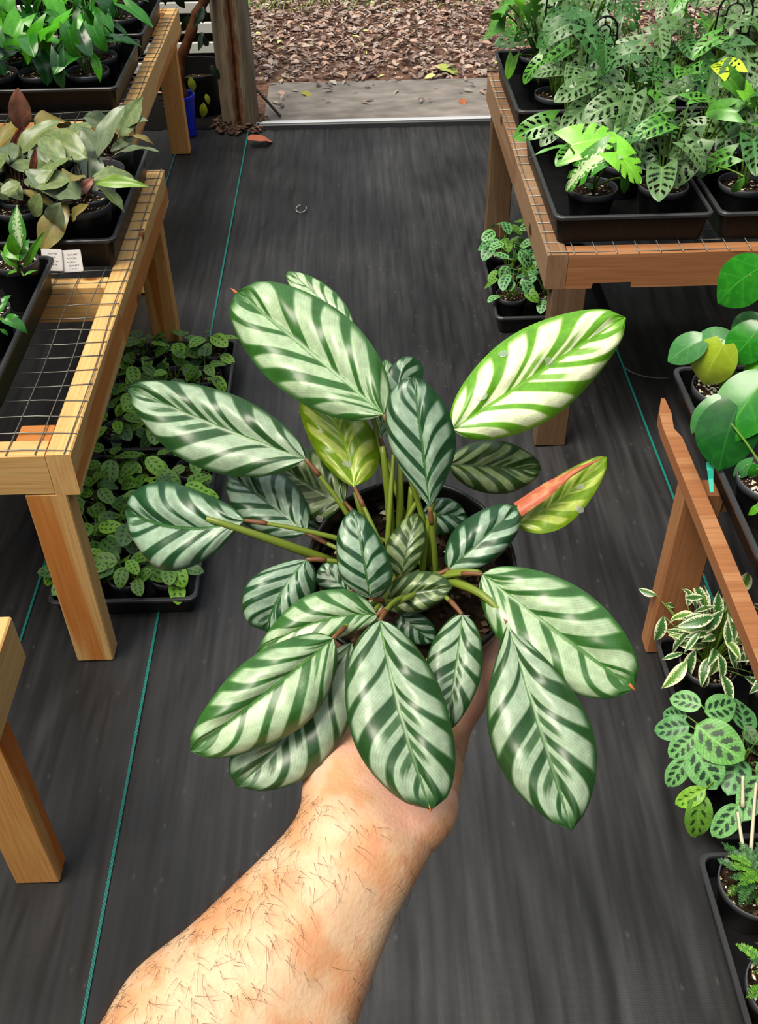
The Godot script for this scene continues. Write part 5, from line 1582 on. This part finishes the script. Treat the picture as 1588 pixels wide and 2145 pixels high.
	for q in [
		[p3, "round0", M.pepper, Vector3(0.6798, 0.78, -1.5396), Vector3(0.6176, 0.7, -1.5584), Vector3(-0.3, 0.7, 0.6), 1.0],
		[p3, "round0", M.heart_new, Vector3(0.6964, 0.76, -1.5771), Vector3(0.684, 0.76, -1.6241), Vector3(0, 0.8, 0.5), 1.2],
		[p1, "round0", M.pepper_pale, Vector3(0.6084, 0.64, -1.5392), Vector3(0.5494, 0.6, -1.5357), Vector3(-0.2, 0.8, 0.6), 0.9],
		[p1, "round1", M.pepper_pale, Vector3(0.6714, 0.62, -1.5639), Vector3(0.6072, 0.62, -1.5919), Vector3(-0.1, 0.8, 0.6), 0.9],
		[p1, "round2", M.pepper_under, Vector3(0.6419, 0.64, -1.5216), Vector3(0.6078, 0.55, -1.4965), Vector3(-0.4, 0.5, 0.8), 0.95],
		[p1, "round0", M.pepper_pale, Vector3(0.7154, 0.66, -1.5728), Vector3(0.6699, 0.63, -1.5723), Vector3(0, 0.8, 0.6), 1.0],
		[p1, "round1", M.pepper, Vector3(0.701, 0.67, -1.5237), Vector3(0.6455, 0.61, -1.5029), Vector3(-0.2, 0.8, 0.6), 1.0],
		[p1, "round1", M.heart_new, Vector3(0.7063, 0.6, -1.4984), Vector3(0.6788, 0.57, -1.522), Vector3(0, 0.8, 0.6), 1.1],
		[p1, "round1", M.heart_leaf, Vector3(0.6687, 0.59, -1.5471), Vector3(0.6507, 0.55, -1.5377), Vector3(0, 0.8, 0.6), 1.2],
		[p2, "round1", M.pepper_pale, Vector3(0.6034, 0.62, -1.381), Vector3(0.551, 0.57, -1.3539), Vector3(-0.2, 0.8, 0.6), 0.72],
		[p2, "round0", M.pepper_dark, Vector3(0.6247, 0.62, -1.3633), Vector3(0.5982, 0.53, -1.2959), Vector3(-0.1, 0.7, 0.7), 1.05],
		[p2, "round0", M.pepper, Vector3(0.6644, 0.66, -1.3798), Vector3(0.5976, 0.58, -1.3199), Vector3(-0.3, 0.7, 0.6), 0.95],
		[p2, "round1", M.pepper_pale, Vector3(0.6392, 0.56, -1.2871), Vector3(0.608, 0.52, -1.3001), Vector3(0, 0.9, 0.4), 0.6],
		[p2, "round1", M.pepper, Vector3(0.6342, 0.58, -1.2533), Vector3(0.6293, 0.55, -1.2475), Vector3(0, 0.9, 0.4), 0.9],
		[p2, "lance1", M.peace_green, Vector3(0.6257, 0.55, -1.194), Vector3(0.6052, 0.53, -1.1866), Vector3(0, 0.9, 0.4), 1.4]]:
		put_leaf(q[0], q[1], q[2], q[3], q[4], q[5], q[6])
		if q[2] != M.pepper_dark and q[6] != 0.95:
			put_stem(q[0], q[0].get_meta("crown"), (q[3] as Vector3).lerp(q[4], 0.2), M.stem, 0.0022, 0.12)
	fill(p3, 861, 6, ["round0", "round1"], [M.pepper, M.pepper_dark], Vector2(0.03, 0.06), Vector2(0.05, 0.12), Vector2(0.06, 0.08), Vector2(-0.6, 0.1), 1.0)
	var p4 := potted("raindrop_plant", "small glossy round-leaved plant lowest along the low bench tray", Vector3(0.80, 0.457, -1.20), 0.056, 0.075, "", 0.6, 4)
	fill(p4, 862, 5, ["round0", "round1"], [M.pepper, M.pepper_pale], Vector2(0.02, 0.04), Vector2(0.03, 0.08), Vector2(0.04, 0.055), Vector2(-0.5, 0.1), 1.0)
	# teal plastic tie caught on the tray rim
	var st := begin()
	var line := [Vector3(0.5961, 0.513, -1.3484), Vector3(0.5902, 0.514, -1.3251), Vector3(0.5922, 0.5, -1.3189), Vector3(0.592, 0.485, -1.3011)]
	for i in 3:
		var a: Vector3 = line[i]
		var b: Vector3 = line[i + 1]
		var wa := 0.0065 - i * 0.0012
		quad(st, [a + Vector3(-wa, 0, 0), a + Vector3(wa, 0.001, 0), b + Vector3(wa - 0.001, 0.001, 0), b + Vector3(-wa + 0.001, 0, 0)], [Vector2.ZERO, Vector2.ZERO, Vector2.ZERO, Vector2.ZERO])
	var tie := obj("plastic_tie", done(st), leaf_mat(Color(0.12, 0.66, 0.58), 0.5, null, 0.3))
	tag(tie, "teal plastic tie caught on the low bench tray rim", "tie")

# ---------------------------------------------------------------- trays on the floor
func floor_plants() -> void:
	tray("black tray of spotted prayer plants on the matting under the mesh bench", -0.685, -0.366, -2.012, -1.50, 0.004, 0.052)
	tray("black tray of spotted prayer plants behind the first one under the mesh bench", -0.685, -0.360, -2.545, -2.03, 0.004, 0.052)
	var k := 0
	for z in [-1.575, -1.70, -1.82, -1.94, -2.105, -2.225, -2.35, -2.475]:
		for x in [-0.62, -0.525, -0.43]:
			var p := potted("prayer_plant", "low green prayer plant with dark leaf spots in the %s tray under the mesh bench" % ("first" if z > -2.05 else "rear"), Vector3(x + 0.01 * sin(k * 3.0), 0.0085, z), 0.045, 0.058, "prayer plants in the %s tray under the mesh bench" % ("first" if z > -2.05 else "rear"), 0.06, k)
			fill(p, 900 + k, 11, ["oval0", "oval1", "oval2"], [M.tracks_green, M.tracks_bright, M.tracks_green, M.tracks_dark], Vector2(0.012, 0.052), Vector2(0.008, 0.060), Vector2(0.040, 0.066), Vector2(-0.5, 0.3), 1.0, M.stem, Vector3(0, 0.5, 0.25), 0.001)
			k += 1
	tray("black tray of spotted prayer plants on the matting under the old bench", 0.402, 0.76, -3.10, -2.62, 0.004, 0.056)
	for at in [Vector2(0.46, -2.72), Vector2(0.57, -2.73), Vector2(0.47, -2.86), Vector2(0.58, -2.87), Vector2(0.46, -3.00), Vector2(0.57, -3.0)]:
		var p := potted("prayer_plant", "mint green prayer plant with black leaf spots in the tray under the old bench", Vector3(at.x, 0.0085, at.y), 0.048, 0.075, "prayer plants under the old bench", 0.06, k)
		fill(p, 940 + k, 11, ["oval0", "oval1", "oval2"], [M.tracks_mint, M.tracks_mint2, M.tracks_green], Vector2(0.02, 0.065), Vector2(0.015, 0.12), Vector2(0.045, 0.068), Vector2(-0.6, 0.25), 1.05, M.stem, Vector3(0, 0.5, 0.25), 0.0012)
		k += 1
	# right floor trays
	tray("black tray on the matting with the white-edged plant and mint prayer plants", 0.577, 0.93, -1.352, -0.90, 0.004, 0.055)
	tray("black tray on the matting with small feathery plants", 0.536, 0.90, -0.875, -0.42, 0.004, 0.055)
	var e := potted("white_edged_plant", "bushy plant of narrow twisted leaves with white edges and bare soil showing", Vector3(0.655, 0.0085, -1.255), 0.056, 0.085, "", 0.15, 1)
	fill(e, 971, 64, ["lance0", "lance1", "lance2"], [M.edged, M.edged2, M.edged], Vector2(0.01, 0.085), Vector2(0.02, 0.17), Vector2(0.045, 0.08), Vector2(-1.2, 0.7), 1.0, M.stem, Vector3(0, 0.2, 0.3))
	for q in [[Vector3(0.5687, 0.16, -1.372), Vector3(0.5321, 0.17, -1.3848)], [Vector3(0.5859, 0.15, -1.3575), Vector3(0.6149, 0.14, -1.3529)], [Vector3(0.622, 0.16, -1.3401), Vector3(0.6505, 0.2, -1.3779)], [Vector3(0.6567, 0.15, -1.3227), Vector3(0.658, 0.2, -1.371)], [Vector3(0.5814, 0.13, -1.3443), Vector3(0.5624, 0.08, -1.308)]]:
		put_leaf(e, "lance1", M.edged, q[0], q[1], Vector3(-0.2, 0.7, 0.7), 1.2)
		put_stem(e, e.get_meta("crown"), q[0], M.stem, 0.0015, 0.1)
	var e2 := potted("white_edged_plant", "second white-edged plant tucked under the low bench rail", Vector3(0.775, 0.0085, -1.20), 0.056, 0.085, "", 0.15, 2)
	fill(e2, 972, 30, ["lance0", "lance1", "lance2"], [M.edged, M.edged2, M.edged], Vector2(0.01, 0.08), Vector2(0.02, 0.13), Vector2(0.05, 0.08), Vector2(-1.0, 0.6), 1.1, M.stem, Vector3(0, 0.2, 0.3))
	var m1 := potted("prayer_plant", "large mint prayer plant with black spots spilling over the floor tray edge", Vector3(0.650, 0.0085, -1.03), 0.055, 0.085, "", 0.06, 5)
	fill(m1, 981, 6, ["oval0", "oval1"], [M.tracks_mint, M.tracks_mint2], Vector2(0.02, 0.05), Vector2(0.02, 0.07), Vector2(0.06, 0.08), Vector2(-0.6, 0.2), 1.1)
	for q in [
		["oval0", M.tracks_mint, Vector3(0.581, 0.17, -1.0923), Vector3(0.5303, 0.16, -1.119), 1.0], ["oval0", M.tracks_mint, Vector3(0.5826, 0.17, -1.0797), Vector3(0.6486, 0.17, -1.0981), 1.15], ["oval1", M.tracks_mint2, Vector3(0.5566, 0.15, -1.065), Vector3(0.4947, 0.13, -1.07), 1.0],
		["oval0", M.tracks_leaf, Vector3(0.5562, 0.18, -1.0446), Vector3(0.6243, 0.17, -0.979), 1.15], ["oval1", M.tracks_mint, Vector3(0.5557, 0.16, -1.0374), Vector3(0.5108, 0.13, -1.0113), 1.1], ["oval1", M.tracks_mint, Vector3(0.5444, 0.16, -1.0102), Vector3(0.5818, 0.13, -0.9468), 1.25],
		["oval2", M.tracks_mint, Vector3(0.5424, 0.13, -1.012), Vector3(0.5058, 0.1, -0.9694), 0.9], ["oval1", M.tracks_bright, Vector3(0.557, 0.13, -0.9505), Vector3(0.5058, 0.1, -0.9368), 0.8], ["oval2", M.tracks_green, Vector3(0.5519, 0.12, -0.948), Vector3(0.5432, 0.06, -0.8835), 0.8],
		["oval1", M.tracks_mint, Vector3(0.6039, 0.13, -0.9186), Vector3(0.558, 0.09, -0.8784), 0.85], ["oval0", M.tracks_mint, Vector3(0.6469, 0.15, -0.959), Vector3(0.6081, 0.12, -0.8935), 0.9], ["oval1", M.tracks_mint2, Vector3(0.5616, 0.14, -1.0931), Vector3(0.5191, 0.12, -1.1153), 1.0], ["oval0", M.tracks_dark, Vector3(0.6567, 0.14, -1.0687), Vector3(0.6738, 0.13, -1.0348), 1.0]]:
		put_leaf(m1, q[0], q[1], q[2], q[3], Vector3(-0.1, 0.8, 0.55), q[4])
		put_stem(m1, m1.get_meta("crown"), q[2], M.stem, 0.0018, 0.1)
	for q in [[Vector3(0.602, 0.085, -0.847), Vector3(0.5976, 0.13, -0.9054)], [Vector3(0.6113, 0.085, -0.8467), Vector3(0.6318, 0.16, -0.9389)], [Vector3(0.6089, 0.13, -0.9139), Vector3(0.6097, 0.17, -0.9468)]]:
		var dead := put_stem(m1, q[0], q[1], M.straw, 0.0035, 0.0)
		dead.set_meta("label", "dry straw-white stem")
	var m2 := potted("prayer_plant", "mint prayer plant behind the spilling one in the floor tray", Vector3(0.765, 0.0085, -1.02), 0.055, 0.085, "", 0.06, 6)
	fill(m2, 982, 12, ["oval0", "oval1", "oval2"], [M.tracks_mint, M.tracks_mint2, M.tracks_dark], Vector2(0.02, 0.07), Vector2(0.02, 0.10), Vector2(0.06, 0.08), Vector2(-0.6, 0.2), 1.0)
	for i in 3:
		shapes["frond%d" % i] = frond_mesh(990 + i)
	k = 0
	for at in [Vector3(0.606, 0.0085, -0.800), Vector3(0.735, 0.0085, -0.80), Vector3(0.600, 0.0085, -0.635), Vector3(0.735, 0.0085, -0.64), Vector3(0.606, 0.0085, -0.49)]:
		var p := potted("feathery_plant", ["low feathery green plant next to the mint prayer plant", "low feathery green plant at the inner side of the floor tray", "bright low feathery plant mid floor tray", "feathery plant deep in the floor tray", "feathery plant at the near end of the floor tray"][k], at, 0.060, 0.085, "", 0.15, k)
		fill(p, 995 + k, 34, ["frond0", "frond1", "frond2"], [M.frond, M.frond_dark, M.frond] if k % 2 else [M.frond_dark, M.frond, M.frond_dark], Vector2(0.0, 0.045), Vector2(0.0, 0.05), Vector2(0.035, 0.055), Vector2(-0.2, 0.9), 1.1, M.stem, Vector3(0, 0.4, 0.2), 0.0008)
		k += 1

# ---------------------------------------------------------------- fallen leaves and litter outside
func litter() -> void:
	var g := RandomNumberGenerator.new()
	g.seed = 21
	var st := begin()
	for i in 4:
		var t0 := i / 4.0
		var t1 := (i + 1) / 4.0
		var w := func(t: float) -> float: return 0.24 * pow(sin(PI * clampf(t, 0.03, 0.97)), 0.8)
		for s in [-1.0, 1.0]:
			var a0 := Vector3(0, 0.10 * sin(t0 * PI), t0 - 0.5)
			var a1 := Vector3(0, 0.10 * sin(t1 * PI), t1 - 0.5)
			var b0: Vector3 = a0 + Vector3(s * w.call(t0), 0.07, 0)
			var b1: Vector3 = a1 + Vector3(s * w.call(t1), 0.07, 0)
			if s > 0:
				quad(st, [a0, b0, b1, a1], [Vector2.ZERO, Vector2.ZERO, Vector2.ZERO, Vector2.ZERO])
			else:
				quad(st, [a0, a1, b1, b0], [Vector2.ZERO, Vector2.ZERO, Vector2.ZERO, Vector2.ZERO])
	var flake := done(st)
	var mm := MultiMesh.new()
	mm.transform_format = MultiMesh.TRANSFORM_3D
	mm.use_colors = true
	mm.mesh = flake
	var many := 18000
	mm.instance_count = many
	var tones := [Color(0.32, 0.20, 0.16), Color(0.42, 0.27, 0.21), Color(0.20, 0.14, 0.12), Color(0.40, 0.30, 0.25), Color(0.26, 0.20, 0.19), Color(0.36, 0.31, 0.28), Color(0.13, 0.09, 0.08), Color(0.22, 0.15, 0.13)]
	for k in many:
		var near := pow(g.randf(), 0.85)
		var p := Vector3(g.randf_range(-1.4, 2.2), 0, lerpf(-4.93, -7.6, near))
		if g.randf() < 0.008:
			p.z = g.randf_range(-4.6, -4.93)
		var s := g.randf_range(0.016, 0.055)
		var b := Basis.from_euler(Vector3(g.randf_range(-0.35, 0.35), g.randf() * TAU, g.randf_range(-0.5, 0.5))) * Basis.from_scale(Vector3(s * g.randf_range(0.5, 1.3), s, s))
		mm.set_instance_transform(k, Transform3D(b, p + Vector3(0, g.randf_range(-0.008, 0.012), 0)))
		var c: Color = tones[g.randi() % tones.size()]
		if g.randf() < 0.02:
			c = Color(0.50, 0.52, 0.18)
		mm.set_instance_color(k, c * g.randf_range(0.75, 1.2))
	var mi := MultiMeshInstance3D.new()
	mi.multimesh = mm
	mi.material_override = M.fallen
	mi.name = "leaf_litter"
	add_child(mi)
	tag(mi, "thick brown leaf litter on the path beyond the sill", "leaf litter")
	mi.set_meta("kind", "stuff")
	# sparse grass at the top of the path
	st = begin()
	for k in 500:
		var c := Vector3(g.randf_range(-0.75, 0.1) + (g.randf_range(0.5, 0.9) if g.randf() < 0.3 else 0.0), 0, g.randf_range(-6.1, -6.9))
		var a := g.randf() * TAU
		var d := Vector3(cos(a), 0, sin(a)) * g.randf_range(0.01, 0.04)
		var h := g.randf_range(0.02, 0.06)
		var w := Vector3(-sin(a), 0, cos(a)) * 0.003
		tri(st, c - w, c + w, c + d * 0.5 + Vector3(0, h * 0.8, 0))
		tri(st, c + w, c + d + Vector3(0, h, 0), c + d * 0.5 + Vector3(0, h * 0.8, 0))
	var grass := obj("grass", done(st), leaf_mat(Color(0.46, 0.60, 0.28), 0.6, null, 0.3))
	tag(grass, "sparse short grass at the far end of the leaf-strewn path", "grass")
	grass.set_meta("kind", "stuff")
	# single fallen leaves that stand out
	for q in [[Vector3(0.3903, 0.015, -5.064), 0.13, Color(0.62, 0.66, 0.34), "pale yellow-green fallen leaf on the leaf litter", 1.4], [Vector3(0.4793, 0.008, -4.6358), 0.05, Color(0.62, 0.34, 0.18), "small orange fallen leaf on the grey apron", 0.3], [Vector3(-0.4425, 0.03, -4.1415), 0.12, Color(0.66, 0.36, 0.24), "orange fallen leaf at the foot of the timber pole", 2.2], [Vector3(-0.2425, 0.008, -4.778), 0.06, Color(0.58, 0.56, 0.24), "small olive fallen leaf on the grey apron edge", 0.9]]:
		var o := MeshInstance3D.new()
		o.mesh = shapes["oval1"]
		o.material_override = leaf_mat(q[2], 0.6, null, 0.3)
		o.name = numbered("fallen_leaf")
		add_child(o)
		o.transform = Transform3D(Basis(Vector3.UP, q[4]) * Basis.from_scale(Vector3.ONE * q[1]), q[0])
		tag(o, q[3], "leaf")
	# pale curl of twine on the matting
	var pts := []
	var rad := []
	var c0: Vector3 = Vector3(-0.2093, 0.004, -3.5291)
	for k in 18:
		var a := k / 17.0 * 5.2 - 0.6
		pts.append(c0 + Vector3(cos(a) * 0.018 * (1.2 - 0.4 * k / 17.0), 0.002, sin(a) * 0.032))
		rad.append(0.0016)
	var tw := obj("twine_curl", tube(pts, rad, 5), mat(Color(0.62, 0.62, 0.60), 0.7))
	tag(tw, "short pale curl of twine lying on the matting", "twine")
	# a thin pale hose line beside the low bench
	var hp := []
	var hr := []
	for k in 10:
		hp.append(bez(Vector3(0.7506, 0.006, -2.4188), Vector3(0.7805, 0.006, -2.3562), Vector3(0.865, 0.006, -2.3595), k / 9.0))
		hr.append(0.002)
	var hose := obj("cord", tube(hp, hr, 5), mat(Color(0.34, 0.34, 0.36), 0.6))
	tag(hose, "thin grey cord on the matting beside the low bench tray", "cord")
